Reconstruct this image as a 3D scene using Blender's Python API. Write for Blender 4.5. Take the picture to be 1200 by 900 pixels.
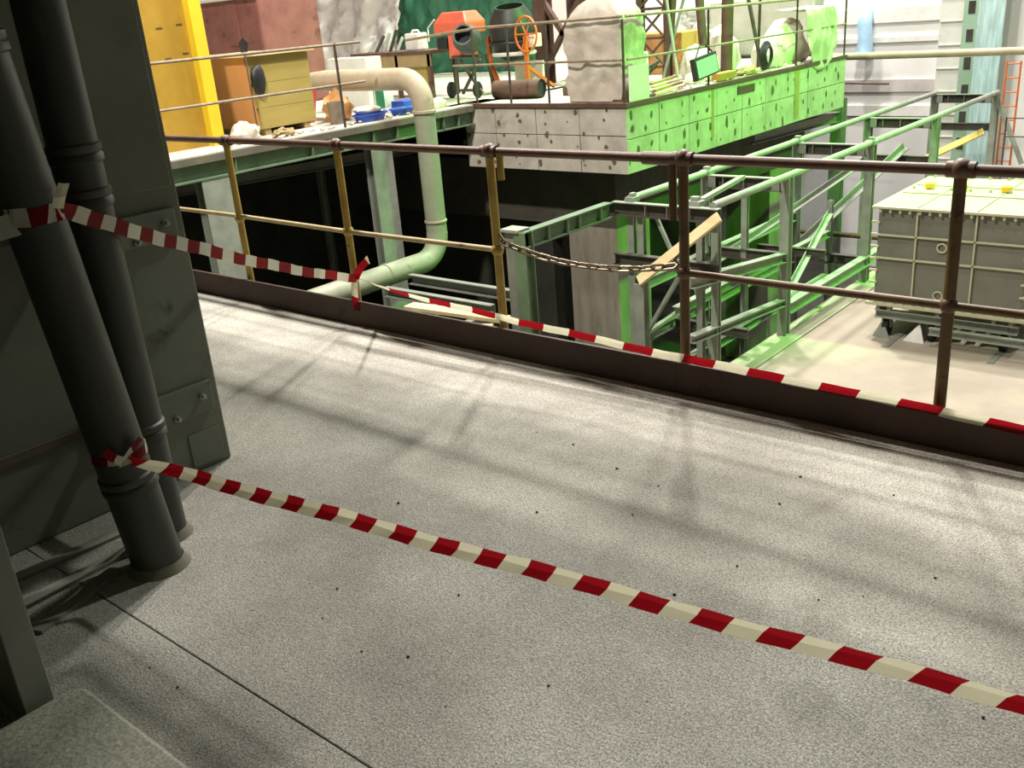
import bpy, math, random
from mathutils import Vector, Matrix, noise, Quaternion
random.seed(7)
for o in list(bpy.data.objects): bpy.data.objects.remove(o)
scn = bpy.context.scene
COL = scn.collection
V = Vector
# ------------------------------------------------------------------ camera
H = 1.6
yaw, pitch, roll = (math.radians(a) for a in (-41.6575, 21.418, -4.766))
cy, sy, cp, sp = math.cos(yaw), math.sin(yaw), math.cos(pitch), math.sin(pitch)
fwd = V((sy*cp, cy*cp, -sp)); rgt = V((cy, -sy, 0)); upv = rgt.cross(fwd)
cr, sr = math.cos(roll), math.sin(roll)
cx_ = rgt*cr + upv*sr; cy_ = -rgt*sr + upv*cr
cam = bpy.data.cameras.new('camera'); cam.sensor_width = 36; cam.lens = 1119.7/1200*36
cam.clip_start = .05; cam.clip_end = 300
cam_o = bpy.data.objects.new('camera', cam); COL.objects.link(cam_o)
m = Matrix((cx_, cy_, -fwd)).transposed().to_4x4(); m.translation = V((0, 0, H)); cam_o.matrix_world = m
scn.camera = cam_o
# ------------------------------------------------------------------ light
w = bpy.data.worlds.new('hall_air'); scn.world = w; w.use_nodes = True
bg = w.node_tree.nodes['Background']; bg.inputs[0].default_value = (.96, 1, .90, 1); bg.inputs[1].default_value = .08
def lamp(name, loc, power, col, size=.5):
    l = bpy.data.lights.new(name, 'POINT'); l.energy = power; l.color = col; l.shadow_soft_size = size
    o = bpy.data.objects.new(name, l); COL.objects.link(o); o.location = loc; return o
lamp('hall_lamp_far', (-14.8, 24.7, 21.7), 25000, (1, .955, .89), .6)
lamp('fill_lamp_front', (-9, 4.6, 9), 5600, (1, .93, .84), .25)  # added fill to brighten the front face of the platform block
lamp('hall_lamp_pit', (-4.5, 8.2, 16), 5000, (1, .95, .86), .22)
lamp('fill_lamp_middle', (-8.7, 19.5, 16), 10500, (1, .97, .9), .9)  # added overhead fill to whiten the tops of the steel frame
lamp('hall_lamp_right', (3, 22, 23), 8000, (.95, 1, .88), .5)
gl = bpy.data.lights.new('green_floodlight', 'SPOT'); gl.energy = 10500; gl.color = (.13, 1, .015); gl.shadow_soft_size = .25; gl.spot_size = math.radians(60); gl.spot_blend = .7
glo = bpy.data.objects.new('green_floodlight', gl); COL.objects.link(glo); glo.location = (0, 18.3, 8.5)
glo.rotation_euler = (V((-9.1, 18.2, -.6))-V(glo.location)).to_track_quat('-Z', 'Y').to_euler()
scn.view_settings.view_transform = 'Standard'; scn.view_settings.look = 'None'
scn.view_settings.exposure = 0.18; scn.view_settings.gamma = 1; scn.view_settings.use_curve_mapping = False

# ------------------------------------------------------------------ helpers
def lin(c):
    if isinstance(c, str): c = [int(c[i:i+2], 16)/255 for i in (0, 2, 4)]
    return tuple(x/12.92 if x <= .04045 else ((x+.055)/1.055)**2.4 for x in c)+(1,)
def mat(name, c1, c2=None, scale=4, rough=.7, metal=0, bump=0, lo=.35, hi=.65, c3=None, s3=1.5, t3=.6, w3=.06, fine=None, fs=300, stretch=None, spec=.5, trans=0):
    M = bpy.data.materials.new(name); M.use_nodes = True
    nt = M.node_tree; N = nt.nodes; L = nt.links; bs = N['Principled BSDF']
    bs.inputs['Roughness'].default_value = rough; bs.inputs['Metallic'].default_value = metal
    bs.inputs['Specular IOR Level'].default_value = spec
    if trans: bs.inputs['Transmission Weight'].default_value = trans
    tc = N.new('ShaderNodeTexCoord'); src = tc.outputs['Object']
    if stretch:
        mp = N.new('ShaderNodeMapping'); mp.inputs['Scale'].default_value = stretch; L.new(src, mp.inputs[0]); src = mp.outputs[0]
    def nz(s, d=6, r=.6):
        n = N.new('ShaderNodeTexNoise'); n.inputs['Scale'].default_value = s; n.inputs['Detail'].default_value = d; n.inputs['Roughness'].default_value = r
        L.new(src, n.inputs['Vector']); return n.outputs['Fac']
    def ramp(f, a, b):
        n = N.new('ShaderNodeMapRange'); n.inputs[1].default_value = a; n.inputs[2].default_value = b; n.clamp = True; L.new(f, n.inputs[0]); return n.outputs[0]
    def mix(f, a, b, mode='MIX'):
        n = N.new('ShaderNodeMix'); n.data_type = 'RGBA'; n.blend_type = mode
        for sock, val in ((n.inputs[0], f), (n.inputs[6], a), (n.inputs[7], b)):
            if hasattr(val, 'is_linked'): L.new(val, sock)
            else: sock.default_value = val
        return n.outputs[2]
    col = lin(c1); f0 = None
    if c2: f0 = nz(scale); col = mix(ramp(f0, lo, hi), lin(c1), lin(c2))
    if c3: col = mix(ramp(nz(s3, 8, .7), t3, t3+w3), col, lin(c3))
    if fine:
        f1 = nz(fs, 2); col = mix(fine, col, ramp2(N, L, f1), 'OVERLAY')
    if hasattr(col, 'is_linked'): L.new(col, bs.inputs['Base Color'])
    else: bs.inputs['Base Color'].default_value = col
    if bump:
        b = N.new('ShaderNodeBump'); b.inputs['Strength'].default_value = bump; b.inputs['Distance'].default_value = .01
        L.new(nz(scale*6 if not fine else fs*.6, 4), b.inputs['Height']); L.new(b.outputs[0], bs.inputs['Normal'])
    return M
def ramp2(N, L, f):
    r = N.new('ShaderNodeMapRange'); r.inputs[1].default_value = .3; r.inputs[2].default_value = .7; L.new(f, r.inputs[0])
    c = N.new('ShaderNodeCombineColor')
    for i in range(3): L.new(r.outputs[0], c.inputs[i])
    return c.outputs[0]

ORG = {}
class MB:
    def __init__(s): s.v = []; s.f = []; s.m = []
    def add(s, vs, fs, mi=0):
        n = len(s.v); s.v += [V(p) for p in vs]; s.f += [tuple(i+n for i in f) for f in fs]; s.m += [mi]*len(fs); return s
    def box(s, x0, x1, y0, y1, z0, z1, mi=0, rz=0, tilt=None):
        vs = [V((x, y, z)) for z in (z0, z1) for y in (y0, y1) for x in (x0, x1)]
        if rz or tilt:
            c = V(((x0+x1)/2, (y0+y1)/2, z0)); R = Matrix.Rotation(rz, 3, 'Z')
            if tilt: R = R @ Matrix.Rotation(tilt[0], 3, tilt[1])
            vs = [c + R @ (p-c) for p in vs]
        return s.add(vs, [(0, 2, 3, 1), (4, 5, 7, 6), (0, 1, 5, 4), (2, 6, 7, 3), (0, 4, 6, 2), (1, 3, 7, 5)], mi)
    def prism(s, prof, p0, p1, up=(0, 0, 1), mi=0):
        p0, p1 = V(p0), V(p1); d = (p1-p0).normalized(); up = V(up)
        if abs(d.dot(up)) > .98: up = V((0, 1, 0))
        sd = d.cross(up).normalized(); u = sd.cross(d)
        n = len(prof)
        vs = [p0+sd*a+u*b for a, b in prof]+[p1+sd*a+u*b for a, b in prof]
        fs = [tuple(range(n))[::-1], tuple(range(n, 2*n))]+[(i, (i+1) % n, n+(i+1) % n, n+i) for i in range(n)]
        return s.add(vs, fs, mi)
    def bar(s, p0, p1, w, h, up=(0, 0, 1), mi=0):
        return s.prism([(-w/2, -h/2), (w/2, -h/2), (w/2, h/2), (-w/2, h/2)], p0, p1, up, mi)
    def ibeam(s, p0, p1, w, h, t=.02, up=(0, 0, 1), mi=0):
        a, b = w/2, h/2; k = t*.6
        return s.prism([(-a, -b), (a, -b), (a, -b+t), (k, -b+t), (k, b-t), (a, b-t), (a, b), (-a, b), (-a, b-t), (-k, b-t), (-k, -b+t), (-a, -b+t)], p0, p1, up, mi)
    def chan(s, p0, p1, w, h, t=.015, up=(0, 0, 1), mi=0):
        a, b = w/2, h/2
        return s.prism([(-a, -b), (a, -b), (a, -b+t), (-a+t, -b+t), (-a+t, b-t), (a, b-t), (a, b), (-a, b)], p0, p1, up, mi)
    def angle(s, p0, p1, w, h, t=.012, up=(0, 0, 1), mi=0):
        a, b = w/2, h/2
        return s.prism([(-a, -b), (a, -b), (a, -b+t), (-a+t, -b+t), (-a+t, b), (-a, b)], p0, p1, up, mi)
    def tube(s, pts, r, n=10, mi=0, caps=True, closed=False):
        pts = [V(p) for p in pts]; k = len(pts); rs = r if isinstance(r, (list, tuple)) else [r]*k
        tg = []
        for i in range(k):
            a = pts[(i-1) % k] if (closed or i > 0) else pts[i]; b = pts[(i+1) % k] if (closed or i < k-1) else pts[i]
            tg.append((b-a).normalized())
        ref = V((0, 0, 1)) if abs(tg[0].z) < .9 else V((1, 0, 0))
        nrm = tg[0].cross(ref).normalized(); rings = []; base = len(s.v)
        for i in range(k):
            if i: nrm = tg[i-1].rotation_difference(tg[i]) @ nrm
            bn = tg[i].cross(nrm)
            for j in range(n):
                a = 2*math.pi*j/n; s.v.append(pts[i]+(nrm*math.cos(a)+bn*math.sin(a))*rs[i])
        for i in range(k if closed else k-1):
            i2 = (i+1) % k
            for j in range(n):
                s.f.append((base+i*n+j, base+i*n+(j+1) % n, base+i2*n+(j+1) % n, base+i2*n+j)); s.m.append(mi)
        if caps and not closed:
            s.f.append(tuple(base+j for j in range(n))[::-1]); s.m.append(mi)
            s.f.append(tuple(base+(k-1)*n+j for j in range(n))); s.m.append(mi)
        return s
    def lathe(s, prof, p0, axis=(0, 0, 1), n=20, mi=0):
        ax = V(axis).normalized(); p0 = V(p0)
        pts = [p0+ax*h for r, h in prof]
        base = len(s.v); ref = V((0, 0, 1)) if abs(ax.z) < .9 else V((1, 0, 0)); a1 = ax.cross(ref).normalized(); a2 = ax.cross(a1)
        for (r, h), p in zip(prof, pts):
            for j in range(n):
                t = 2*math.pi*j/n; s.v.append(p+(a1*math.cos(t)+a2*math.sin(t))*max(r, 1e-4))
        for i in range(len(prof)-1):
            for j in range(n):
                s.f.append((base+i*n+j, base+i*n+(j+1) % n, base+(i+1)*n+(j+1) % n, base+(i+1)*n+j)); s.m.append(mi)
        return s
    def ball(s, c, r, n=10, mi=0, sq=(1, 1, 1)):
        c = V(c); k = max(4, n//2+1); b0 = len(s.v)
        for i in range(1, k):
            p = math.pi*i/k
            for j in range(n):
                t = 2*math.pi*j/n
                s.v.append(c+V((math.sin(p)*math.cos(t)*sq[0], math.sin(p)*math.sin(t)*sq[1], math.cos(p)*sq[2]))*r)
        s.v += [c+V((0, 0, r*sq[2])), c-V((0, 0, r*sq[2]))]; T = len(s.v)-2
        for i in range(k-2):
            for j in range(n):
                s.f.append((b0+i*n+j, b0+(i+1)*n+j, b0+(i+1)*n+(j+1) % n, b0+i*n+(j+1) % n)); s.m.append(mi)
        for j in range(n):
            s.f.append((T, b0+j, b0+(j+1) % n)); s.m.append(mi)
            s.f.append((T+1, b0+(k-2)*n+(j+1) % n, b0+(k-2)*n+j)); s.m.append(mi)
        return s
    def build(s, name, mats, parent=None, smooth=False, bevel=0, solid=0, sub=0):
        if not isinstance(mats, (list, tuple)): mats = [mats]
        if parent is not None: org = ORG[parent]
        else:
            lo = V([min(p[i] for p in s.v) for i in range(3)]); hi = V([max(p[i] for p in s.v) for i in range(3)])
            org = V(((lo.x+hi.x)/2, (lo.y+hi.y)/2, lo.z))
        me = bpy.data.meshes.new(name); me.from_pydata([p-org for p in s.v], [], s.f)
        for M in mats: me.materials.append(M)
        me.polygons.foreach_set('material_index', s.m)
        me.update()
        if smooth:
            me.shade_smooth(); me.set_sharp_from_angle(angle=math.radians(42))
        o = bpy.data.objects.new(name, me); COL.objects.link(o)
        if parent is not None: o.parent = parent
        else: o.location = org
        ORG[o] = org
        if bevel:
            b = o.modifiers.new('edge', 'BEVEL'); b.width = bevel; b.segments = 2; b.limit_method = 'ANGLE'
        if sub:
            b = o.modifiers.new('round', 'SUBSURF'); b.levels = b.render_levels = sub
        if solid:
            b = o.modifiers.new('thick', 'SOLIDIFY'); b.thickness = solid; b.offset = 0
        return o
def tag(o, label, cat, group=None):
    o['label'] = label; o['category'] = cat
    if group: o['group'] = group
    return o
def struct(o, label=None):
    o['kind'] = 'structure'
    if label: o['label'] = label
    return o
def thing(name, loc, label, cat, group=None):
    o = bpy.data.objects.new(name, None); COL.objects.link(o); o.location = loc; o.empty_display_size = .1
    ORG[o] = V(loc); return tag(o, label, cat, group)
def part_copy(src, parent, loc, rot=None):          # a further piece sharing mesh data
    o = src.copy(); COL.objects.link(o); o.parent = parent; o.location = V(loc)-ORG[parent]
    if rot is not None: o.rotation_mode = 'QUATERNION'; o.rotation_quaternion = rot
    return o
def fbm(p, s=1, o=4): return noise.fractal(V(p)*s, .6, 2.0, o)

# ------------------------------------------------------------------ materials
M = {}
M['floor'] = mat('floor_concrete', '837f76', 'aaa79d', 1.3, .82, bump=.4, lo=.33, hi=.66, c3='7a776d', s3=1.7, t3=.58, w3=.2, fine=.6, fs=190)
M['pad'] = mat('pad_concrete', '949285', 'a9a799', 3, .85, bump=.3, fine=.35, fs=120)
M['conc'] = mat('panel_concrete', 'a8a296', 'c3bdb1', 2.5, .85, bump=.3, c3='8c7f6c', s3=1.8, t3=.64, w3=.1)
M['conc_dark'] = mat('girder_concrete', '5f5c50', '77735f', 2, .9, bump=.3, c3='474436', s3=3, t3=.6, w3=.1)
M['conc_col'] = mat('column_concrete', '8a8376', 'a39b8c', 1.6, .88, bump=.25, stretch=(3, 3, .5), c3='6c665a', s3=1.2, t3=.58, w3=.15)
M['girder'] = mat('shaded_girder_concrete', '47443a', '555247', 2, .9, bump=.3, c3='36342b', s3=3, t3=.6, w3=.1)  # overhang shade put into a darker concrete colour
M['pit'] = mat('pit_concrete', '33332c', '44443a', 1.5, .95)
M['low_floor'] = mat('lamp_tinted_floor_paint', '9a8f80', 'aba08e', 1.2, .7, bump=.1, c3='959a7c', s3=.6, t3=.55, w3=.15)  # greenish patches put the green lamp's tint into the floor colour
M['kerb'] = mat('kerb_paint', 'a5a98a', 'b3b696', 2, .75)
M['col_paint'] = mat('column_grey_green_paint', '656a5b', '777c6c', 2, .62, bump=.15, c3='4a4d40', s3=2.4, t3=.62, w3=.08)
M['dark_paint'] = mat('dark_pipe_paint', '2c2e28', '383a32', 3, .5, bump=.1, c3='474940', s3=5, t3=.62, w3=.1, stretch=(3, 3, .7))
M['jamb'] = mat('grey_post_paint', '86887e', '96988d', 3, .6, c3='5c5d55', s3=7, t3=.68, w3=.04)
M['toe'] = mat('brown_toe_paint', '3d2d23', '4a372b', 3, .7, bump=.15, c3='2f241c', s3=4, t3=.6, w3=.1)
M['rail_brown'] = mat('worn_brown_paint', '513828', '6b4a36', 8, .5, bump=.1, c3='8f745a', s3=14, t3=.66, w3=.06)
M['rail_yellow'] = mat('dirty_yellow_paint', 'b59a45', '9c8036', 9, .5, bump=.1, c3='5f4526', s3=12, t3=.62, w3=.06)
M['rail_shaded'] = mat('shaded_rusty_paint', '57401f', '6b5028', 9, .5, bump=.1, c3='3d2816', s3=12, t3=.56, w3=.1)  # rusty yellow darkened: shade on the right-hand posts put into the colour
M['rail_cream'] = mat('cream_rail_paint', 'b5a478', '9c895c', 9, .5, c3='6c5230', s3=14, t3=.64, w3=.06)
def film(m, c, k=.5):                               # thin film: some of the light comes through
    N = m.node_tree.nodes; L = m.node_tree.links; t = N.new('ShaderNodeBsdfTranslucent'); t.inputs[0].default_value = lin(c)
    x = N.new('ShaderNodeMixShader'); x.inputs[0].default_value = k
    L.new(N['Principled BSDF'].outputs[0], x.inputs[1]); L.new(t.outputs[0], x.inputs[2]); L.new(x.outputs[0], N['Material Output'].inputs[0]); return m
M['tape_red'] = film(mat('tape_red_print', '860d16', '780b12', 6, .6, spec=.2), '8a0f18', .5)
M['tape_white'] = film(mat('tape_white_film', 'e6e3d0', 'd6d3bd', 6, .6, spec=.2), 'd8d2b6', .45)
M['chain'] = mat('chain_steel', '6b5c4a', '8a7b66', 20, .45, .6)
M['bolt'] = mat('bolt_steel', 'a5a598', None, rough=.4, metal=.6)
M['beam_green'] = mat('beam_green_paint', '5d7358', '6d8366', 3, .6, c3='4f5f49', s3=4, t3=.6, w3=.1)
M['steel_light'] = mat('light_primer_steel', '989e91', '868d80', 4, .55, c3='6d7468', s3=5, t3=.62, w3=.1)
M['steel_grey'] = mat('grey_primer_steel', '777a70', '868a7f', 4, .55, c3='5d5f55', s3=5, t3=.62, w3=.1)
M['steel_shaded'] = mat('shaded_primer_steel', '45413a', '534f46', 5, .6, c3='6a655a', s3=5, t3=.66, w3=.06)  # shade on the cross beam fronts put into a darker colour
M['rail_thin'] = mat('thin_rail_steel', '7a6a55', '968772', 10, .5)
M['rail_dark'] = mat('thin_post_steel', '3b322a', '4d4239', 10, .5)
M['pipe'] = mat('weathered_pipe_paint', 'a3967f', 'b3a68f', 3, .6, bump=.1, c3='8a7a62', s3=3, t3=.6, w3=.15)
M['pipe_low'] = mat('green_grey_pipe_paint', '8e947d', '9ca08a', 3, .55, c3='7a7c66', s3=3, t3=.6, w3=.1)
M['yellow'] = mat('yellow_column_paint', '9c7a24', 'a8862c', 3, .55, c3='7a5a20', s3=3.5, t3=.72, w3=.03)
M['yellow_b'] = mat('bright_yellow_paint', 'e6c62e', 'dcbc28', 3, .5, c3='8f7420', s3=5, t3=.75, w3=.03)
M['ply_o'] = mat('orange_plywood', 'b57f48', 'c28d55', 2.5, .75, stretch=(1, 1, .3), c3='a3692f', s3=6, t3=.7, w3=.04)
M['ply_y'] = mat('yellow_plywood', '968544', 'a5944f', 2.5, .75, stretch=(.3, .3, 1.5), c3='6e5c28', s3=7, t3=.74, w3=.03)
M['wood'] = mat('raw_timber', 'd8c79a', 'c9b584', 3, .8, stretch=(.4, .4, 3))
M['wood_y'] = mat('yellow_timber', 'd9c574', 'ccb664', 3, .8)
M['wood_d'] = mat('dirty_timber', '8d7a55', 'a08b62', 4, .8)
M['red_tank'] = mat('faded_red_tank_paint', '7a4c44', '8a5a50', 3, .6, c3='4f302c', s3=2.5, t3=.58, w3=.1)
M['black'] = mat('black_plastic', '18181a', '242426', 5, .5)
M['rubber'] = mat('black_rubber', '1d1d1b', None, rough=.85)
M['sheet_grey'] = mat('grey_plastic_sheet', 'b5aca8', 'cbc4c0', 1.5, .3, bump=.2, spec=.7)
M['sheet_white'] = mat('white_plastic_sheet', 'e0dedb', 'ebe9e6', .8, .45, bump=.15)
M['tarp'] = mat('green_tarpaulin', '2f6a50', '3d7a5e', 2, .45, bump=.2, c3='5f9a7e', s3=3, t3=.66, w3=.05)
M['mixer_red'] = mat('mixer_red_plastic', 'd96a50', 'cf5c44', 5, .45)
M['mixer_grey'] = mat('mixer_dark_drum', '3d4040', '55585a', 5, .5, c3='8b8b86', s3=6, t3=.66, w3=.1)
M['mixer_black'] = mat('mixer_black_drum', '252827', '343735', 4, .5, c3='9b9a92', s3=3, t3=.66, w3=.12)
M['orange'] = mat('mixer_orange_paint', 'd4702c', 'c7632a', 7, .5)
M['rust_steel'] = mat('brown_rusty_steel', '4f3a30', '62483b', 4, .7, c3='7d5c48', s3=5, t3=.62, w3=.1)
M['bag'] = mat('white_woven_bag', 'aea597', 'c4bbae', 3, .7, bump=.4, c3='978d7e', s3=2, t3=.58, w3=.15)
M['sack'] = mat('pale_sack_cloth', 'cfc9b8', 'dcd6c6', 4, .8, bump=.3)
M['blue'] = mat('blue_plastic', '2f4fb5', '3a5cc4', 6, .4)
M['bluetint'] = mat('light_blue_film', '9fc4e0', 'b4d3ea', 3, .4)
M['teal'] = mat('pale_teal_film', 'accbc8', 'bcd8d5', 1.5, .4, stretch=(3, 1, .3))
M['white'] = mat('white_painted', 'e2e0da', 'd4d2cb', 4, .6)
M['white_col'] = mat('white_column_paint', 'd6d6cc', 'c9cabf', 2, .6)
M['green_col'] = mat('pale_green_column_paint', '9cb89e', '8cab90', 2, .6)
M['box_side'] = mat('tank_grey_paint', '66665c', '737368', 2, .6, c3='68685d', s3=2, t3=.6, w3=.15)
M['box_top'] = mat('tank_cream_paint', 'b5b496', 'aaa98c', 2, .6)
M['tag_yellow'] = mat('yellow_tag', 'e0b820', None, rough=.5)
M['glass_lamp'] = mat('floodlight_glass', '8fb8a0', None, rough=.15)
M['pot'] = mat('grey_brown_bucket', '75685a', '84776a', 5, .6)
M['pink'] = mat('pink_plastic', 'd0505f', None, rough=.5)
M['fur'] = mat('orange_brown_cloth', 'a8703a', 'c89a68', 6, .85, bump=.4)
M['stain'] = mat('rust_stain', '5d5244', '6c5f4e', 6, .9)
M['strip_light'] = mat('lit_floor_strip', '7d7c70', '8d8c80', 5, .6)  # pale grey for the painted light strips by the pipes

# ------------------------------------------------------------------ setting: walkway, ceiling, pit, walls
fl = struct(MB().box(-16, 5, -4, 3.335, -.28, -.008).build('floor', M['floor']), 'light grey concrete walkway floor beside the guard rail')
MB().box(-16, 5, 1.036, 3.335, -.008, 0).build('slab', M['floor'], fl, bevel=.003)
MB().box(-16, 5, -4, 1.032, -.008, 0).build('slab', M['floor'], fl, bevel=.003)
struct(MB().box(-16, 5, -4, 3.25, 3.0, 3.3).build('shade_ceiling', M['conc_dark']), 'added unseen concrete slab shading the walkway')  # added out of view so the near column falls into shade
struct(MB().box(-7, -2.9, 2.0, 3.2, 2.05, 3.0).build('shade_beam', M['conc_dark']), 'added unseen beam shading the floor, set below the ceiling over the column')  # invented occluder out of view, darkens the floor at lower left
struct(MB().box(-16, 5, -4.3, -4, -.3, 3.0).build('shade_wall_back', M['conc_dark']), 'added unseen wall behind the walkway, cutting stray light')  # added out of view to reduce ambient light from behind
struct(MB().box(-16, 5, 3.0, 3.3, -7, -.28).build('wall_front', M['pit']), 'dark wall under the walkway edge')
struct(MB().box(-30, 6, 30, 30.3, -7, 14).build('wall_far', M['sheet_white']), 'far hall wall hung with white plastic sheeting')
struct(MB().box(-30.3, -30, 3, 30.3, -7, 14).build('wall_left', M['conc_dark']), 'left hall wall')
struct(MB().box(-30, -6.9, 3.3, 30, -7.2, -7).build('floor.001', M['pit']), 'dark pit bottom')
lf = struct(MB().box(-6.9, 6, 3.3, 30, -4.3, -4).build('floor.002', M['low_floor']), 'pale painted lower floor under the trolley')
MB().box(-6.9, -6.45, 3.3, 30, -4.0, -3.97).build('kerb', M['kerb'], lf, bevel=.01)
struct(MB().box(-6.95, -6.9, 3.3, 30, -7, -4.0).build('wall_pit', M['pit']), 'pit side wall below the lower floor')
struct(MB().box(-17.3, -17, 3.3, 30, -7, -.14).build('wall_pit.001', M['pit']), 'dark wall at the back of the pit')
lp = struct(MB().box(-30, -12.38, 5.5, 30, -.12, -.02).build('floor.003', M['conc_dark']), 'upper platform deck left of the pit')
for i in range(12):
    y0 = 5.5+i*2.05
    MB().box(-30, -12.40, y0, min(y0+2.04, 30), -.02, 0).build('deck_plate', M['conc'], lp)

# ------------------------------------------------------------------ guard rail
GR = thing('guard_rail', (-2.5, 3.377, 0), 'long brown and yellow tubular guard rail along the walkway edge', 'guard rail')
gy = 3.377
px = [-5.14, -4.12, -3.025, -1.995, -.945, .10]
pm = [M['rail_yellow'], M['rail_yellow'], M['rail_yellow'], M['rail_shaded'], M['rail_shaded'], M['rail_shaded']]
for i, x in enumerate(px):
    p = MB().tube([(x, gy, -.22), (x, gy, .99)], .021, 14).build('post', pm[i], GR, smooth=True)
    MB().ball((x, gy, .992), .036, 14).tube([(x-.045, gy, .99), (x+.045, gy, .99)], .028, 14).build('ball_joint', M['rail_brown'], p, smooth=True)
    MB().ball((x, gy, .522), .032, 14).build('ball_joint', M['rail_brown'] if i > 2 else M['rail_yellow'], p, smooth=True)
    MB().box(x-.05, x+.05, 3.337, 3.358, -.2, -.06).build('foot_plate', M['toe'], p)
tr = MB().tube([(-7.2, gy, .99), (-5.14, gy, .995), (-3.0, gy, .99), (-1.2, gy, .989), (2.0, gy, .99)], .0195, 14).build('top_rail', M['rail_brown'], GR, smooth=True)
MB().tube([(-2.18, gy, .988), (-2.04, gy, .988)], .027, 14).build('sleeve', M['rail_brown'], tr, smooth=True)
MB().tube([(-7.2, gy, .537), (-5.14, gy, .535), (-4.12, gy, .52), (-3.03, gy, .522)], .0135, 12).build('mid_rail', M['rail_cream'], GR, smooth=True)
MB().tube([(-1.99, gy, .522), (-.945, gy, .52), (2.0, gy, .52)], .0155, 12).build('mid_rail', M['rail_shaded'], GR, smooth=True)
MB().tube([(-2.965, gy, .99), (-2.965, gy, .86)], .017, 12).build('spigot', M['rail_yellow'], GR, smooth=True)
MB().tube([(-2.045, gy, .99), (-2.045, gy, .74)], .017, 12).build('spigot', M['rail_shaded'], GR, smooth=True)
for x, k in ((-3.025, 0), (-1.995, 1)):
    MB().tube([(x+.02*(1-2*k), gy-.0, .60), (x+.045*(1-2*k), gy, .575), (x+.02*(1-2*k), gy, .55)], .007, 8).build('chain_eye', M['chain'], GR, smooth=True)
# toe boards (two lengths butted near the fourth post)
for x0, x1, lb in ((-7.2, -2.0065, 'brown steel toe board length under the chain opening'), (-2.0055, 3.0, 'brown steel toe board length under the right-hand rail bays')):
    t = MB().box(x0, x1, 3.314, 3.322, .0, .144).build('toe_board', M['toe'], bevel=.002)
    tag(t, lb, 'toe board')
    MB().box(x0, x1, 3.322, 3.335, .134, .142).build('top_lip', M['toe'], t)
    if x0 < -5: MB().box(-2.05, -2.0066, 3.322, 3.328, .0, .13).build('leak_strap', M['toe'], t)  # added behind the joint to stop light leaking through
# chain
CH = thing('chain', (-2.5, gy, .5), 'slack steel link chain hung across the gap in the guard rail', 'chain')
n = 17; cps = []
for i in range(n+1):
    u = i/n; x = -2.985+u*(.955); z = .566-.015*u - .058*(1-(2*u-1)**2)
    cps.append(V((x, gy-.012, z)))
L0 = .052
ring = [(math.copysign(.021, math.cos(a))+.014*math.cos(a), .014*math.sin(a), 0) for a in [math.pi*2*k/14+.01 for k in range(14)]]
lk0 = None
for i in range(n):
    c = (cps[i]+cps[i+1])/2; d = (cps[i+1]-cps[i]).normalized()
    q = V((1, 0, 0)).rotation_difference(d) @ Quaternion((1, 0, 0), math.radians(35+90*(i % 2)+random.uniform(-14, 14)))
    if lk0 is None:
        mb = MB().tube([V(p)+V(CH.location) for p in ring], .0058, 6, closed=True); lk0 = mb.build('link', M['chain'], CH, smooth=True)
        lk0.location = c-ORG[CH]; lk0.rotation_mode = 'QUATERNION'; lk0.rotation_quaternion = q
    else: part_copy(lk0, CH, c, q)

# ------------------------------------------------------------------ barrier tapes
def tape(name, pts, width, wdir, pitch, label, phase=0, slant=.35, fold=.0, parent=None, twist=None, duty=.5, pf=None):
    """striped film ribbon along pts; cells cut on the slant so that the stripes are real faces"""
    pts = [V(p) for p in pts]; acc = [0]
    for a, b in zip(pts, pts[1:]): acc.append(acc[-1]+(b-a).length)
    T = acc[-1]
    def at(s):
        s = max(0, min(T, s))
        for i in range(len(pts)-1):
            if s <= acc[i+1] or i == len(pts)-2:
                u = (s-acc[i])/(acc[i+1]-acc[i]); d = (pts[i+1]-pts[i]).normalized(); return pts[i].lerp(pts[i+1], u), d
    wd = V(wdir).normalized(); mb = MB(); rows = [0, .48, .52, 1]
    s = -phase; cells = []
    while s < T+width:
        if pf: pitch = pf(max(0, s)/T)
        cells.append((s, s+pitch*duty, 0)); cells.append((s+pitch*duty, s+pitch, 1)); s += pitch
    for a, b, mi in cells:
        k = 3
        for q in range(k):
            s0 = a+(b-a)*q/k; s1 = a+(b-a)*(q+1)/k
            if s1 <= 0 or s0 >= T: continue
            vs = []
            for ss in (s0, s1):
                for r in rows:
                    e = ss+(r-.5)*width*slant
                    P, d = at(e); wv = (wd-d*wd.dot(d)).normalized(); nv = d.cross(wv)
                    if twist:
                        A = twist(max(0, min(1, e/T))); wv, nv = wv*math.cos(A)+nv*math.sin(A), nv*math.cos(A)-wv*math.sin(A)
                    off = (-fold if r in (.48, .52) else 0)
                    vs.append(P+wv*(r-.5)*width+nv*off+V((0, 0, .0025*math.sin(e*9)+.0015*math.sin(e*31+r*5))))
            mb.add(vs, [(i, i+1, 5+i, 4+i) for i in range(3)], mi)
    return mb
LEAN = -.0925
P1c = V((-2.705, 1.241, 0)); P2c = V((-2.87, 1.365, 0)); R1, R2 = .08, .073
def p1at(z): return V((P1c.x, P1c.y+LEAN*z, 0))
def loop(c, r, z, z2, a0, a1, n=18): return [V((c.x+r*math.cos(a0+(a1-a0)*i/n), c.y+r*math.sin(a0+(a1-a0)*i/n), z+(z2-z)*i/n)) for i in range(n+1)]
TM = [M['tape_red'], M['tape_white']]
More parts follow.
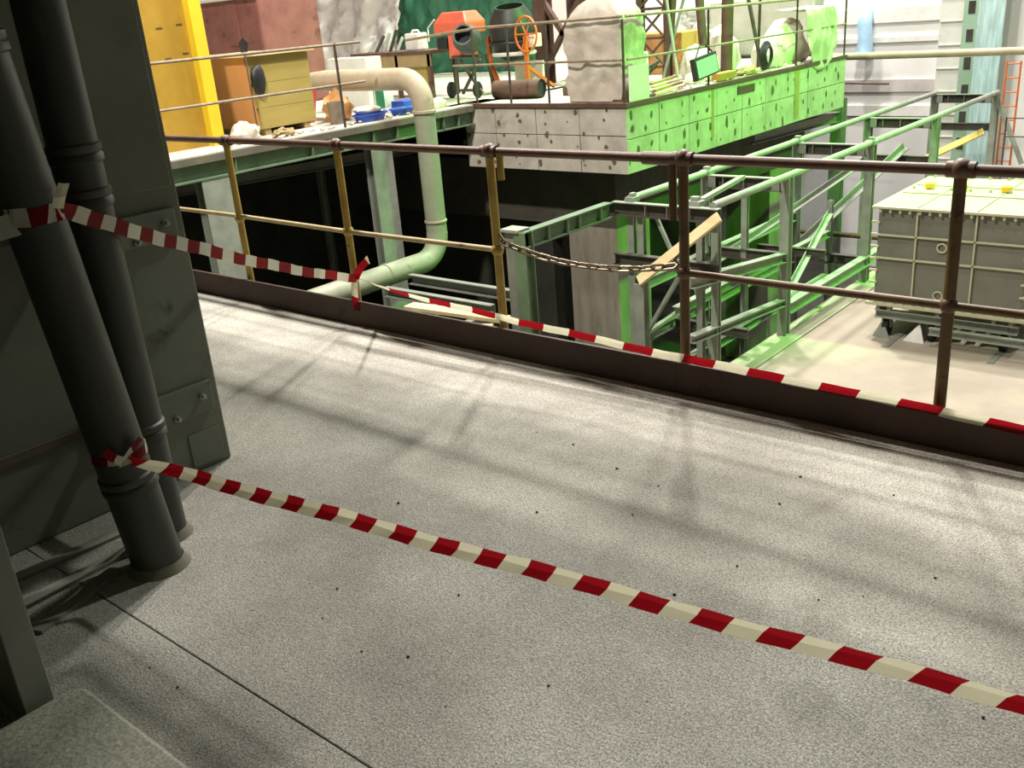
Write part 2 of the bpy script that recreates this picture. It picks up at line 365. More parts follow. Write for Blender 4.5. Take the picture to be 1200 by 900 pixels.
# lower tape
start = V((-2.622, 1.183, .430))
pts = []
pts = [start, V((-2.60, 1.215, .405))]
for i in range(25):
    u = i/24; p = V((-2.55, 1.273, .374)).lerp(V((.8, 1.456, .578)), u); pts.append(p)
lt = thing('barrier_tape', (-1.4, 1.3, .4), 'red and white barrier tape stretched low across the open walkway', 'barrier tape')
tape('t', pts, .042, (.0, .55, .83), .1365, '', phase=.02, slant=.75, fold=.006, twist=lambda u: .9*math.exp(-u*22)+1.05*u).build('ribbon', TM, lt)
tape('t', loop(p1at(.43), R1+.004, .425, .435, math.radians(-30), math.radians(335)), .03, (0, 0, 1), .13, '', phase=.09, slant=.2).build('wrap', TM, lt)
tape('t', [start+V((.0, -.01, .0)), start+V((.012, .02, .03)), start+V((.02, .05, .055))], .045, (.5, -.4, .5), .09, '', phase=.05).build('tail', TM, lt)
tape('t', [start+V((.002, -.012, .0)), start+V((.005, -.04, .02)), start+V((.0, -.06, .05))], .03, (.3, .5, .6), .09, '', phase=.06).build('tail', TM, lt)
# upper tape: from the first pipe to the second rail post, then along the toe board
k0 = V((-2.628, 1.167, 1.19)); k1 = V((-4.06, 3.345, .268))
ut = thing('barrier_tape', (-3.4, 2.4, .5), 'red and white barrier tape running from the black pipe along the guard rail', 'barrier tape')
pts = []
for i in range(25):
    u = i/24; p = k0.lerp(k1, u); p.z -= .03*4*u*(1-u); pts.append(p)
tape('t', pts, .046, (0, 0, 1), .255, pf=lambda u: .135+.36*u**1.6, label='', phase=.12, slant=.25, twist=lambda u: .5*math.exp(-u*14)+.3*math.exp(-(1-u)*16)).build('ribbon', TM, ut)
pts = [k1]+[V((x, 3.305 if x > -3.95 else 3.33, z)) for x, z in ((-3.85, .258), (-3.6, .238), (-3.3, .222), (-2.98, .208), (-2.7, .195), (-2.4, .183), (-2.1, .174), (-1.84, .168), (-1.5, .163), (-1.23, .157), (-.9, .150), (-.65, .142), (0, .14), (.7, .15), (2.4, .2))]
tape('t', pts, .05, (0, -.35, .9), .30, '', phase=.0, slant=.5, twist=lambda u: .8*math.exp(-u*12), fold=.004).build('ribbon', TM, ut)
tape('t', loop(V((-4.12, 3.377, 0)), .024, .27, .262, 0, 2*math.pi), .05, (0, 0, 1), .2, '').build('wrap', TM, ut)
tape('t', [V((-4.07, 3.34, .27)), V((-4.02, 3.34, .33)), V((-3.95, 3.35, .385))], .05, (1, 0, .3), .3, '').build('tail', TM, ut)
tape('t', [V((-4.08, 3.34, .26)), V((-4.06, 3.31, .19)), V((-4.055, 3.305, .09))], .045, (1, .2, 0), .26, '', phase=.16).build('tail', TM, ut)
tape('t', loop(p1at(1.19), R1+.004, 1.18, 1.185, math.radians(-30), math.radians(330)), .05, (0, 0, 1), .2, '', phase=.05).build('wrap', TM, ut)
tape('t', [k0, k0+V((-.02, -.07, -.02)), k0+V((-.07, -.16, -.035)), k0+V((-.14, -.3, -.06))], .06, (0, .3, 1), .3, '', phase=.12).build('tail', TM, ut)
tape('t', [k0, k0+V((.01, .01, .03)), k0+V((-.01, .04, .06))], .03, (.3, 1, .3), .2, '', phase=.1).build('tail', TM, ut)

# ------------------------------------------------------------------ near column, pipes, post, plinth
cl = thing('steel_column', (-3.5, 1.2, 0), 'wide dark grey-green steel column behind the two black pipes', 'column')
MB().box(-3.85, -3.21, .2, 1.87, 0, 3.0).build('shaft', M['col_paint'], cl, bevel=.008)
MB().box(-3.21, -3.196, 1.55, 1.845, 1.10, 3.0).build('cover_plate', M['col_paint'], cl, bevel=.004)
MB().box(-3.21, -3.200, .2, 1.60, .315, .345).build('seam_weld', M['stain'], cl)
MB().box(-3.21, -3.2, .2, 1.6, 1.02, 1.04).build('seam_weld', M['stain'], cl)
MB().box(-3.21, -3.205, 1.70, 1.84, .02, .16).build('patch_plate', M['col_paint'], cl, bevel=.003)
for z0, z1 in ((.915, 1.025), (.235, .355)):
    b = MB().box(-3.21, -3.188, 1.35, 1.83, z0, z1).build('bracket_plate', M['col_paint'], cl, bevel=.004)
    MB().lathe([(.0, 0), (.013, 0), (.013, .014), (.008, .014), (.008, .03), (0, .03)], (-3.188, 1.78, (z0+z1)/2+.01), (1, 0, 0), 8).build('bolt', M['bolt'], b)
    MB().lathe([(.0, 0), (.013, 0), (.013, .014), (.008, .014), (.008, .03), (0, .03)], (-3.188, 1.66, z0+.02), (1, 0, 0), 8).build('bolt', M['bolt'], b)
    MB().box(-3.19, -2.955, 1.36, 1.372, z0+.03, z1-.03).build('pipe_arm', M['dark_paint'], b)
def vpipe(c, r, zs, label, lean=0):
    t = thing('riser_pipe', (c.x, c.y, 0), label, 'pipe')
    MB().tube([(c.x, c.y, 0), (c.x, c.y+lean*3.0, 3.0)], r, 28).build('pipe_body', M['dark_paint'], t, smooth=True)
    for z in zs: MB().lathe([(r, -.03), (r+.007, -.024), (r+.007, -.006), (r+.002, 0), (r+.007, .006), (r+.007, .024), (r, .03)], (c.x, c.y+lean*z, z), (0, lean, 1), n=28).build('coupling', M['dark_paint'], t, smooth=True)
    MB().lathe([(r+.001, .03), (r+.012, .012), (r+.02, 0)], (c.x, c.y, 0), n=28).build('floor_collar', M['conc_dark'], t, smooth=True)
vpipe(P1c, R1, (.33, 1.62), 'thick black riser pipe with barrier tape tied round it', LEAN)
vpipe(P2c, R2, (.40, 1.17, 1.30), 'second black riser pipe between the taped pipe and the column')
jt = thing('steel_post', (-2.4, .64, 0), 'narrow grey steel post standing on the floor beside the concrete plinth', 'post')
MB().box(-2.52, -2.30, .625, .70, 0, 3.0).build('shaft', M['jamb'], jt, bevel=.003)
MB().box(-2.53, -2.28, .60, .715, 0, .012).build('base_plate', M['jamb'], jt)
MB().ball((-2.288, .72, .008), .008, 8).build('bolt', M['bolt'], jt)
# plinth with rounded corner
prof = []
x0, y1, rr = -2.28, .765, .05
for i in range(7):
    a = math.pi/2+math.pi/2*i/6; prof.append((x0+rr+rr*math.cos(a), y1-rr+rr*math.sin(a)))
prof = [(-.9, y1)]+prof+[(x0, -.6), (-.9, -.6)]
mb = MB(); k = len(prof); mb.add([(a, b, 0) for a, b in prof]+[(a, b, .045) for a, b in prof], [tuple(range(k)), tuple(range(k, 2*k))[::-1]]+[(i, k+i, k+(i+1) % k, (i+1) % k) for i in range(k)])
tag(mb.build('concrete_plinth', M['pad'], bevel=.012), 'low rounded concrete plinth at the foot of the grey post', 'plinth')
for (a, b, lb) in (((-3.04, .90), (-3.02, 1.30), 'pale bar standing in for light on the floor nearest the column foot'), ((-2.86, .86), (-2.88, 1.24), 'pale bar standing in for light on the floor in the middle of three'), ((-2.68, .82), (-2.80, 1.14), 'pale bar standing in for light on the floor nearest the open walkway')):
    tag(MB().bar((a[0], a[1], .006), (b[0], b[1], .006), .05, .012).build('light_strip', M['strip_light']), lb, 'light strip')  # grey bars stand in for strips of light on the floor
# crumbs on the floor
for i in range(46):
    x = random.uniform(-2.4, .2); y = random.uniform(.8, 3.0); r = random.uniform(.002, .0045)
    g = MB().ball((x, y, r*.6), r, 6, sq=(random.uniform(.8, 1.6), 1, .6)).build('grit', M['rubber'], fl)

# ------------------------------------------------------------------ concrete block platform
X0, X1, Y0, Y1 = -12.66, -9.05, 13.53, 22.6
bl = struct(MB().box(X0, X1-.03, Y0+.03, Y1, -1.14, -.03).build('platform_block', M['conc_dark']), 'big cast concrete platform block with spotted panel faces')
gp = .007
fx = [X0, X0+.75, X0+1.7, X0+2.65, X1]
fz = [-.06, -.52, -1.15]
fr = random.Random(3)
for a, b in zip(fx, fx[1:]):
    for c, d in zip(fz, fz[1:]):
        MB().box(a+gp, b-gp, Y0+fr.uniform(-.004, .004), Y0+.03, d+gp, c-gp).build('panel', M['conc'], bl, bevel=.004)
sy = [Y0+i*(Y1-Y0)/9 for i in range(10)]; sz = [-.06, -.58, -1.15]
for a, b in zip(sy, sy[1:]):
    for c, d in zip(sz, sz[1:]):
        MB().box(X1-.03, X1+fr.uniform(-.004, .004), a+gp, b-gp, d+gp, c-gp).build('panel', M['conc'], bl, bevel=.004)
def blotches(name, spots, plane, parent):
    mb = MB()
    for (a, z, r, s) in spots:
        k = 9; ring = []
        for j in range(k):
            t = 2*math.pi*j/k; q = r*fr.uniform(.65, 1.2)
            ring.append((a+q*math.cos(t), z+q*s*math.sin(t)))
        if plane == 'y': vs = [(p, Y0-.0065, q) for p, q in ring]
        else: vs = [(X1+.0065, p, q) for p, q in ring]
        mb.add(vs, [tuple(range(k))])
    o = mb.build(name, M['stain'], parent); o['kind'] = 'stuff'
sp = []
for z in (-.14, -.30, -.52, -.68, -.92, -1.06):
    for i in range(6): sp.append((X0+.15+fr.uniform(0, .2)*0+i*.6+fr.uniform(-.2, .2), z+fr.uniform(-.05, .05), fr.choice([.015, .02, .03, .045, .05]), fr.uniform(.8, 1.4)))
blotches('form_tie_marks', sp, 'y', bl)
sp = []
for z in (-.2, -.42, -.72, -1.0):
    for i in range(17): sp.append((Y0+.2+i*.52+fr.uniform(-.15, .15), z+fr.uniform(-.06, .06), fr.choice([.02, .03, .04, .05]), fr.uniform(1, 2.6)))
blotches('form_tie_marks', sp, 'x', bl)
mb = MB()
for i in range(14): mb.box(X1+.004, X1+.007, 16.35+.0*i, 16.45, -.95, -.07) if i == 0 else None
mb.box(X1+.004, X1+.007, 19.9, 20.12, -1.05, -.07)
mb.build('rust_streak', mat('rust_streak', '9a8a4a', 'a59a62', 4, .9), bl)
MB().box(X1+.003, X1+.02, 17.35, 18.05, -.28, -.14).build('recess_cover', M['rust_steel'], bl)
MB().box(X0, X1+.03, Y0-.03, Y0+.05, -.06, .012).box(X1-.05, X1+.03, Y0+.05, Y1, -.06, .012).build('edge_angle', M['rust_steel'], bl)
MB().box(X0, X1-.05, Y0+.05, Y1, -.03, .0).build('deck', M['conc'], bl)
gd = struct(MB().box(X0-4.6, -9.85, 14.3, 22.3, -2.3, -1.14).build('platform_girder', M['girder']), 'concrete girder set back under the platform block, shade darkened into its colour')
struct(MB().box(-10.95, -9.85, 14.3, 15.4, -7, -2.3).build('concrete_column', M['conc_col']), 'stained square concrete column under the platform girder')
struct(MB().box(-10.95, -9.85, 20.5, 21.6, -7, -2.3).build('concrete_column', M['conc_col']), 'rear concrete column under the platform girder')
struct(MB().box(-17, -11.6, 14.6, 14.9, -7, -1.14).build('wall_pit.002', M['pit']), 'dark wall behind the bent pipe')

# left platform edge beam
eb = thing('edge_beam', (-12.5, 9.5, -.4), 'green steel edge beam carrying the upper platform above the pit', 'beam')
MB().ibeam((-12.5, 5.5, -.19), (-12.5, 13.5, -.19), .22, .34, .025).build('beam_body', M['beam_green'], eb)
for y in (6.6, 8.25, 9.7, 11.0, 11.55, 12.2, 12.7, 13.1):
    MB().box(-12.5, -12.4, y-.008, y+.008, -.335, -.045).build('stiffener', M['beam_green'], eb)
for y, lb in ((7.86, 'pale grey-green steel post under the edge beam, close to the walkway'), (11.13, 'pale grey-green steel post under the edge beam, next to the bent pipe')):
    t = MB().ibeam((-12.5, y, -7), (-12.5, y, -.36), .46, .2, .02, up=(1, 0, 0)).build('beam_post', M['steel_light']); tag(t, lb, 'post')
struct(MB().box(-12.9, -12.66, 13.2, 14.4, -.34, -.0).build('trim_1', M['beam_green']))
# dim members under the platform
tag(MB().ibeam((-16.5, 6.5, -1.0), (-14.5, 13.9, -.9), .15, .2).build('cross_girder', M['steel_grey']), 'dim steel girder under the upper platform', 'girder')
for x, y, lb in ((-15.0, 9.2, 'dim steel post in the dark beneath the platform, beside the yellow rail post'), (-15.5, 12.2, 'dim steel post in the dark beneath the platform, behind the bent pipe'), (-14.2, 7.0, 'dim steel post in the dark beneath the platform, nearest the big column')):
    tag(MB().ibeam((x, y, -7), (x, y, -.12), .12, .12, .012).build('beam_post', M['steel_grey']), lb, 'post')

# bent pipe
bp = thing('bent_pipe', (-11.87, 11.7, -2.6), 'big weathered pipe bending from the platform down into the pit', 'pipe')
def arc(c, a, b, r, n=8):
    c, a, b = V(c), V(a), V(b); return [c+a*r*math.cos(t)+b*r*math.sin(t) for t in [math.pi/2*i/n for i in range(n+1)]]
R_ = .42; bx_, by_ = -11.87, 11.7
up_ = [(-16.2, by_, .12), (-15.4, by_, .4)]
pth = [V((-15.3, by_, .3)), V((-14.75, by_, .6))]+[V((-14.3, by_, .63)), V((-13.2, by_, .63))]+arc((bx_-R_, by_, .63-R_), (0, 0, 1), (1, 0, 0), R_)
MB().tube(pth+[V((bx_, by_, .1))], .185, 24).build('upper_run', M['pipe'], bp, smooth=True)
MB().tube([(bx_, by_, .1), (bx_, by_, -1.95)], .18, 24).build('drop', M['pipe_low'], bp, smooth=True)
lo = arc((bx_, by_-.45, -1.95), (0, 1, 0), (0, 0, -1), .45)+[V((bx_, 3.32, -2.45))]
MB().tube(lo, .185, 24).build('lower_run', M['pipe_low'], bp, smooth=True)
MB().lathe([(.18, -.03), (.205, -.02), (.205, .02), (.18, .03)], (bx_, by_, .1), n=24).build('weld_ring', M['pipe'], bp, smooth=True)
MB().lathe([(.18, -.02), (.198, -.015), (.198, .015), (.18, .02)], (bx_, by_, -1.75), n=24).build('weld_ring', M['pipe'], bp, smooth=True)
MB().lathe([(.18, -.02), (.198, -.015), (.198, .015), (.18, .02)], (bx_, 10.4, -2.4), (0, 1, 0), n=24).build('weld_ring', M['pipe_low'], bp, smooth=True)

# ------------------------------------------------------------------ steel frames in the pit
FR = thing('steel_scaffold', (-7.5, 18, -4), 'long open steel support frame of pale posts and beams', 'steel frame')
xl, xr = -8.22, -6.76
ys = [12.35, 14.7, 18.3, 22.0, 26.5]; zt = -1.3
for i, y in enumerate(ys):
    pw = .16 if i else .11
    MB().ibeam((xr, y, -3.97 if i else -7), (xr, y, zt), pw, pw, .018, up=(0, 1, 0)).build('post', M['steel_light'], FR)
    MB().ibeam((xl, y, -7), (xl, y, zt), pw, pw, .018, up=(0, 1, 0)).build('post', M['steel_light'], FR)
    ya = y-.05 if i else y-.12; xa, xb = (xl+.05, xr-.05) if i else (xl-.25, xr+.12)
    b = MB().chan((xa, ya, zt-.11), (xb, ya, zt-.11), .1, .2, .015).build('cross_beam', M['steel_shaded'], FR)
    MB().box(xa, xb, ya-.06, ya+.05, zt-.012, zt+.004).build('lit_edge', M['steel_light'], b)  # pale strip paints the lit upper edge of the beam
    for xx in (xl+.35, (xl+xr)/2, xr-.35): MB().box(xx-.006, xx+.006, ya-.05, ya-.01, zt-.2, zt-.02).build('stiffener', M['steel_grey'], b)
    if i:
        MB().box(xl+.08, xl+.22, y-.112, y-.10, zt-.2, zt-.02).build('end_plate', M['steel_grey'], b)
        MB().box(xr-.22, xr-.08, y-.112, y-.1, zt-.2, zt-.02).build('end_plate', M['steel_grey'], b)
    z2 = (-2.2, -2.62, -3.55, -2.2, -2.1)[i]
    MB().ibeam((xl+.06 if i else xa, y-.03 if i else ya, z2), (xr-.06 if i else xb, y-.03 if i else ya, z2), .12, .18, .015).build('cross_beam', M['steel_shaded'], FR)
for x in (xl, xr):
    MB().tube([(x, ys[0]-.1, zt+.03), (x, ys[-1]+.08, zt+.03)], .06, 12).build('top_chord', M['steel_light'], FR, smooth=True)
MB().ibeam((xr, 11.6, -2.25), (xr, 14.62, -2.6), .14, .16, .015).build('side_beam', M['steel_light'], FR)
MB().ibeam((xr, 11.6, -3.1), (xr, 14.62, -3.38), .14, .12, .015).build('side_beam', M['steel_light'], FR)
MB().ibeam((xr+.02, 14.78, -3.52), (xr+.02, 22, -3.55), .16, .2, .02).build('side_beam', M['steel_light'], FR)
MB().ibeam((xl, 12.4, -2.7), (xl, 18.2, -2.75), .14, .18, .015).build('side_beam', M['steel_light'], FR)
MB().ibeam((xl, 12.4, -3.6), (xl, 18.2, -3.6), .14, .18, .015).build('side_beam', M['steel_light'], FR)
MB().angle((xr, 26.5, zt-.05), (xr+.75, 26.5, -3.0), .1, .1).build('brace', M['steel_light'], FR)
MB().angle((xl+.05, 18.3, -3.4), (xr-.6, 22, -1.9), .14, .14, .02).build('brace', M['steel_grey'], FR)
MB().angle((xl+.05, 14.7, -2.9), (xr-.1, 18.3, -1.6), .1, .1, .015).build('brace', M['steel_grey'], FR)
MB().bar((-8.15, 12.30, -3.7), (-7.27, 12.28, -2.26), .09, .05).build('brace', M['steel_light'], FR)
MB().bar((-7.75, 12.30, -1.5), (-7.42, 12.30, -2.15), .05, .05).build('brace', M['steel_light'], FR)
MB().bar((-7.2, 12.40, -2.3), (-6.85, 12.4, -3.6), .06, .05).build('brace', M['steel_light'], FR)
MB().bar((-7.35, 14.3, zt+.06), (-7.05, 12.45, zt+.06), .09, .06).build('brace', M['steel_light'], FR)
MB().ibeam((-7.0, 12.32, -7), (-7.0, 12.32, -1.4), .1, .1, .012, up=(0, 1, 0)).build('post', M['steel_light'], FR)
MB().ibeam((-8.02, 12.32, -2.3), (-8.02, 12.32, -1.4), .1, .1, .012, up=(0, 1, 0)).build('post', M['steel_light'], FR)
for (x, y, sx) in ((xl+.05, 12.32, .07), (xl, 14.7, .1), (-7.1, 12.35, .12), (xl, 18.3, .1), (xr, 18.3, .1)):
    MB().box(x-sx, x+sx, y-.09, y+.09, zt+.0, zt+.07).box(x-sx*.5, x+sx*.5, y-.05, y+.05, zt+.07, zt+.13).build('clamp', M['steel_light'], FR)
tag(MB().ibeam((-7.62, 11.65, -7), (-7.62, 11.65, -2.36), .16, .16, .018, up=(0, 1, 0)).build('stub_post', M['steel_light']), 'short cut-off steel post below the leaning plank', 'post')
tag(MB().bar((-7.62, 11.58, -2.31), (-6.53, 12.02, -1.36), .17, .045, up=(0, -1, .9)).build('plank', M['wood']), 'pale timber plank leaning across the steel frame', 'plank')
tag(MB().bar((-7.75, 24.3, -2.62), (-6.45, 24.5, -1.93), .17, .05, up=(0, -1, .9)).build('plank', M['wood_y']), 'yellow timber plank leaning inside the far end of the frame', 'plank')
# green front frame
GF = thing('green_frame', (-8.5, 11, -7), 'green steel portal frame beside the concrete column', 'steel frame')
MB().ibeam((-8.5, 10.05, -7), (-8.5, 10.05, -1.3), .2, .2, .02, up=(0, 1, 0)).build('post', M['beam_green'], GF)
b = MB().ibeam((-8.5, 10.0, -1.42), (-8.5, 12.14, -1.42), .16, .24, .02).build('beam_body', M['beam_green'], GF)
for y in (10.55, 11.0, 11.3, 11.85): MB().box(-8.5, -8.43, y-.02, y+.02, -1.52, -1.32).build('stiffener', M['beam_green'], b)
MB().box(-8.78, -8.5, 9.98, 10.12, -7, -1.31).build('post', M['steel_grey'], GF)
MB().box(-8.82, -8.5, 9.93, 10.2, -1.31, -1.27).build('cap_plate', M['steel_light'], GF)
MB().chan((-10.9, 10.05, -2.26), (-8.78, 10.05, -2.26), .1, .16).build('cross_beam', M['steel_grey'], GF)
MB().chan((-11.0, 9.6, -2.36), (-8.78, 9.6, -2.36), .1, .16).build('cross_beam', M['steel_grey'], GF)
for x in (-8.75, -9.75): MB().ibeam((x, 3.3, -2.43), (x, 9.52, -2.43), .12, .16).build('bearer', M['steel_grey'], GF)
tag(MB().bar((-10.0, 9.12, -2.322), (-8.25, 9.27, -2.322), .22, .05).build('plank', M['wood']), 'long pale plank lying on bearers below the rail post', 'plank')
tag(MB().bar((-9.0, 8.6, -2.322), (-8.2, 8.9, -2.322), .16, .05).build('plank', M['wood']), 'short pale plank lying askew beside the long plank below', 'plank')
tag(MB().ibeam((-9.32, 23, -7), (-9.32, 23, -1.0), .28, .28, .02, up=(0, 1, 0)).build('dark_column', M['steel_grey']), 'dark steel H column standing behind the frame by the white sheet', 'column')
bk = MB().ibeam((-9.9, 19.5, -1.45), (-9.3, 23, -1.4), .2, .24, .02).build('bracket_beam', M['steel_grey']); tag(bk, 'dark bracket beam running along under the end of the platform block', 'beam')
tag(MB().tube([(-9.2, 20.2, -3.55), (-6.9, 20.2, -3.55)], .06, 12).build('steel_pipe', M['rust_steel'], smooth=True), 'thin dark pipe crossing behind the steel frame', 'pipe')

# ------------------------------------------------------------------ tank on trolley
TK = thing('steel_tank', (-4.4, 16.6, -3.6), 'grey ribbed steel tank with pale bolted lid on the trolley', 'tank')
tx0, tx1, ty0, ty1, tz0, tz1 = -5.52, -3.28, 15.45, 18.0, -3.40, -1.85
MB().box(tx0, tx1, ty0, ty1, tz0, tz1).build('tank_body', M['box_side'], TK, bevel=.01)
ld = MB().box(tx0-.09, tx1+.09, ty0-.09, ty1+.09, tz1, tz1+.04).build('lid', M['box_top'], TK, bevel=.006)
MB().box(tx0-.1, tx1+.1, ty0-.12, ty1+.1, tz0-.05, tz0).build('bottom_flange', M['box_top'], TK, bevel=.006)
for x in (tx0+.62, tx0+1.5): MB().box(x-.012, x+.012, ty0-.05, ty0, tz0, tz1).build('rib', M['box_top'], TK)
for z in (-2.28, -2.66): MB().box(tx0, tx1, ty0-.05, ty0, z-.012, z+.012).build('rib', M['box_top'], TK)
for x in (tx0+.62, tx0+1.5): MB().box(x-.008, x+.008, ty0-.05, ty1, tz1+.04, tz1+.055).build('lid_rib', M['box_top'], TK)
MB().box(tx0, tx1, 16.5, 16.53, tz1+.04, tz1+.06).box(tx0, tx1, 17.2, 17.23, tz1+.04, tz1+.06).build('lid_rib', M['box_top'], TK)
bolt0 = None
def boltat(p, par):
    global bolt0
    if bolt0 is None:
        bolt0 = MB().lathe([(0, 0), (.022, 0), (.022, .05), (0, .05)], ORG[par], (0, 0, 1), 6).build('bolt', M['box_top'], par); bolt0.location = V(p)-ORG[par]
    else: part_copy(bolt0, par, p)
for i in range(15):
    x = tx0+.05+i*(tx1-tx0-.1)/14
    boltat((x, ty0-.06, tz1-.06), TK); boltat((x, ty0-.08, tz0), TK)
    if i % 2 == 0: boltat((x, ty1-.0, tz1+.04), TK); boltat((x, 16.9, tz1+.04), TK)
for i in range(7):
    z = tz0+.12+i*.2
    for x in (tx0-.03, tx1+.03): MB().box(x-.07, x+.07, ty0-.03, ty0+.02, z-.015, z+.015).build('side_lug', M['box_top'], TK)
for z in (-2.42, -3.2):
    MB().tube([(tx0+1.02+.07*math.cos(a), ty0-.02, z+.07*math.sin(a)) for a in [2*math.pi*k/14 for k in range(14)]], .014, 8, closed=True).build('lifting_ring', M['box_top'], TK, smooth=True)
for x in (tx0+.3, tx0+.82, tx0+1.5): MB().box(x-.07, x+.07, 16.9, 17.02, tz1+.06, tz1+.14).build('tag_plate', M['tag_yellow'], TK)
TR = thing('trolley', (-4.4, 16.6, -4), 'low steel trolley on wheels under the grey tank', 'trolley')
MB().chan((tx0+.05, ty0-.02, -3.60), (tx1, ty0-.02, -3.60), .1, .14).build('front_sill', M['steel_light'], TR)
MB().chan((tx0+1.0, ty0-.25, -3.72), (tx1+.4, ty0-.25, -3.72), .08, .12).build('front_rail', M['steel_light'], TR)
for x in (tx0+.1, tx0+.28, tx0+1.05, tx1-.35, tx1-.1): MB().box(x-.03, x+.03, ty0-.06, ty0+.02, -3.56, -3.45).build('spacer', M['steel_grey'], TR)
MB().chan((tx0+.1, ty1, -3.55), (tx1, ty1, -3.55), .1, .2).build('rear_sill', M['steel_grey'], TR)
for x in (tx0+.1, tx1-.1): MB().chan((x, ty0, -3.58), (x, ty1, -3.58), .1, .18).build('side_sill', M['steel_grey'], TR)
for x in (tx0+.22, tx0+.95, tx1-.2):
    for y in (ty0+.1, ty1-.3):
        wv = MB().lathe([(0, -.05), (.14, -.05), (.15, -.04), (.15, .04), (.14, .05), (0, .05)], (x, y, -3.85), (1, 0, 0), 18).build('wheel', M['rubber'], TR, smooth=True)
        MB().box(x-.08, x+.08, y-.05, y+.05, -3.86, -3.62).build('wheel_bracket', M['steel_grey'], TR)
MB().add([(tx0+.05, ty0-.1, -4), (tx0+.35, ty0-.12, -4), (tx0+.2, ty0+.1, -4), (tx0+.17, ty0, -3.72)], [(0, 1, 3), (1, 2, 3), (2, 0, 3), (0, 2, 1)]).build('wheel_chock', M['steel_grey'], TR)
MB().add([(tx0+.55, ty0-.1, -4), (tx0+.9, ty0-.12, -4), (tx0+.7, ty0+.1, -4), (tx0+.78, ty0, -3.70)], [(0, 1, 3), (1, 2, 3), (2, 0, 3), (0, 2, 1)]).build('wheel_chock', M['white'], TR)
for i in range(3): MB().bar((tx0+1.2+i*.22, ty0+.1, -3.98), (tx0+1.4+i*.22, ty0+.2, -3.66), .05, .05).build('strut', M['white'], TR)
for x, lb in ((-5.1, 'flat steel floor rail under the left trolley wheels'), (-3.5, 'flat steel floor rail under the right trolley wheels')):
    tag(MB().box(x-.05, x+.05, 14.9, 26, -4, -3.985).build('floor_rail', M['steel_grey']), lb, 'floor rail')

# ------------------------------------------------------------------ far wall furniture
fc = thing('hall_column', (-8.7, 29.4, -4), 'white built-up hall column with green battened side', 'column')
MB().box(-9.1, -8.48, 29.2, 29.9, -4, 10).build('shaft', M['white_col'], fc)
MB().box(-8.48, -8.06, 29.15, 29.2, -4, 10).build('side_flange', M['green_col'], fc)
for i in range(12): MB().box(-9.08, -8.5, 29.17, 29.2, -3.4+i*.62+.0, -3.37+i*.62).build('batten', M['white_col'], fc)
for i in range(10): MB().box(-8.36, -8.18, 29.14, 29.15, -3.1+i*.72, -2.78+i*.72).build('opening', M['pit'], fc)
for i, (z0, z1) in enumerate(((.35, .75), (-.2, -.05), (-1.6, -1.25), (-2.3, -2.0))):
    struct(MB().box(-13.5, -9.3, 29.93, 30, z0, z1).build('trim_%d' % (i+2), M['sheet_grey' if i == 2 else 'white']))
hp = tag(MB().tube([(-11.5, 24, -.13), (5, 24, -.13)], .085, 16).build('long_pipe', M['pipe'], smooth=True), 'long brown pipe running across in front of the white far wall', 'pipe')
tag(MB().tube([(-11.2, 26.5, -.98), (-9.42, 26.5, -1.03)], .025, 8).build('rebar_rod', M['rust_steel'], smooth=True), 'thin rusty rod sticking out past the platform end', 'rod')
def sheet(name, a, b, c, d, n, mm, amp, sc, material, label, cat, seed=0, fold=None, group=None):
    a, b, c, d = V(a), V(b), V(c), V(d); nr = (b-a).cross(d-a).normalized(); mb = MB(); vs = []
    for j in range(mm+1):
        for i in range(n+1):
            u, v = i/n, j/mm; p = a.lerp(b, u).lerp(d.lerp(c, u), v)
            h = amp*(1.2*abs(fbm((u*sc+seed, v*sc*.5, seed), 1, 5))+.8*noise.ridged_multi_fractal(V((u*sc*1.3+seed, v*sc*.4, 3)), .8, 2.1, 4, .9, 2)*.3)
            if fold: h += fold(u, v)
            vs.append(p+nr*h)
    mb.add(vs, [(j*(n+1)+i, j*(n+1)+i+1, (j+1)*(n+1)+i+1, (j+1)*(n+1)+i) for j in range(mm) for i in range(n)])
    return tag(mb.build(name, material, smooth=False, solid=.01), label, cat, group)
def smooth(o):
    o.data.shade_smooth(); return o
smooth(sheet('plastic_sheet', (-27.5, 19, .02), (-21.3, 20.4, .02), (-20.6, 20.4, 5), (-28, 19, 5), 70, 50, .5, 4, M['sheet_grey'], 'crumpled grey translucent plastic sheet hung behind the crate', 'sheet', 3))
smooth(sheet('tarpaulin', (-22.0, 21, .02), (-15.9, 20.6, .02), (-15.7, 20.6, 5), (-22, 21, 5), 70, 50, .4, 4, M['tarp'], 'green tarpaulin hung behind the concrete mixers', 'tarpaulin', 9))
smooth(sheet('film_curtain', (-8.02, 28.9, -4), (-7.4, 28.9, -4), (-7.3, 28.9, 6), (-8.02, 28.9, 6), 24, 40, .12, 6, M['teal'], 'pale teal film curtain hanging beside the hall column', 'curtain', 5))
smooth(sheet('plastic_sheet', (-14.5, 24.6, .02), (-11.0, 24.6, .02), (-10.3, 24.6, 1.1), (-14.5, 24.6, 1.3), 50, 20, .3, 5, M['sheet_white'], 'white plastic sheet bunched behind the sacks on the platform', 'sheet', 12))
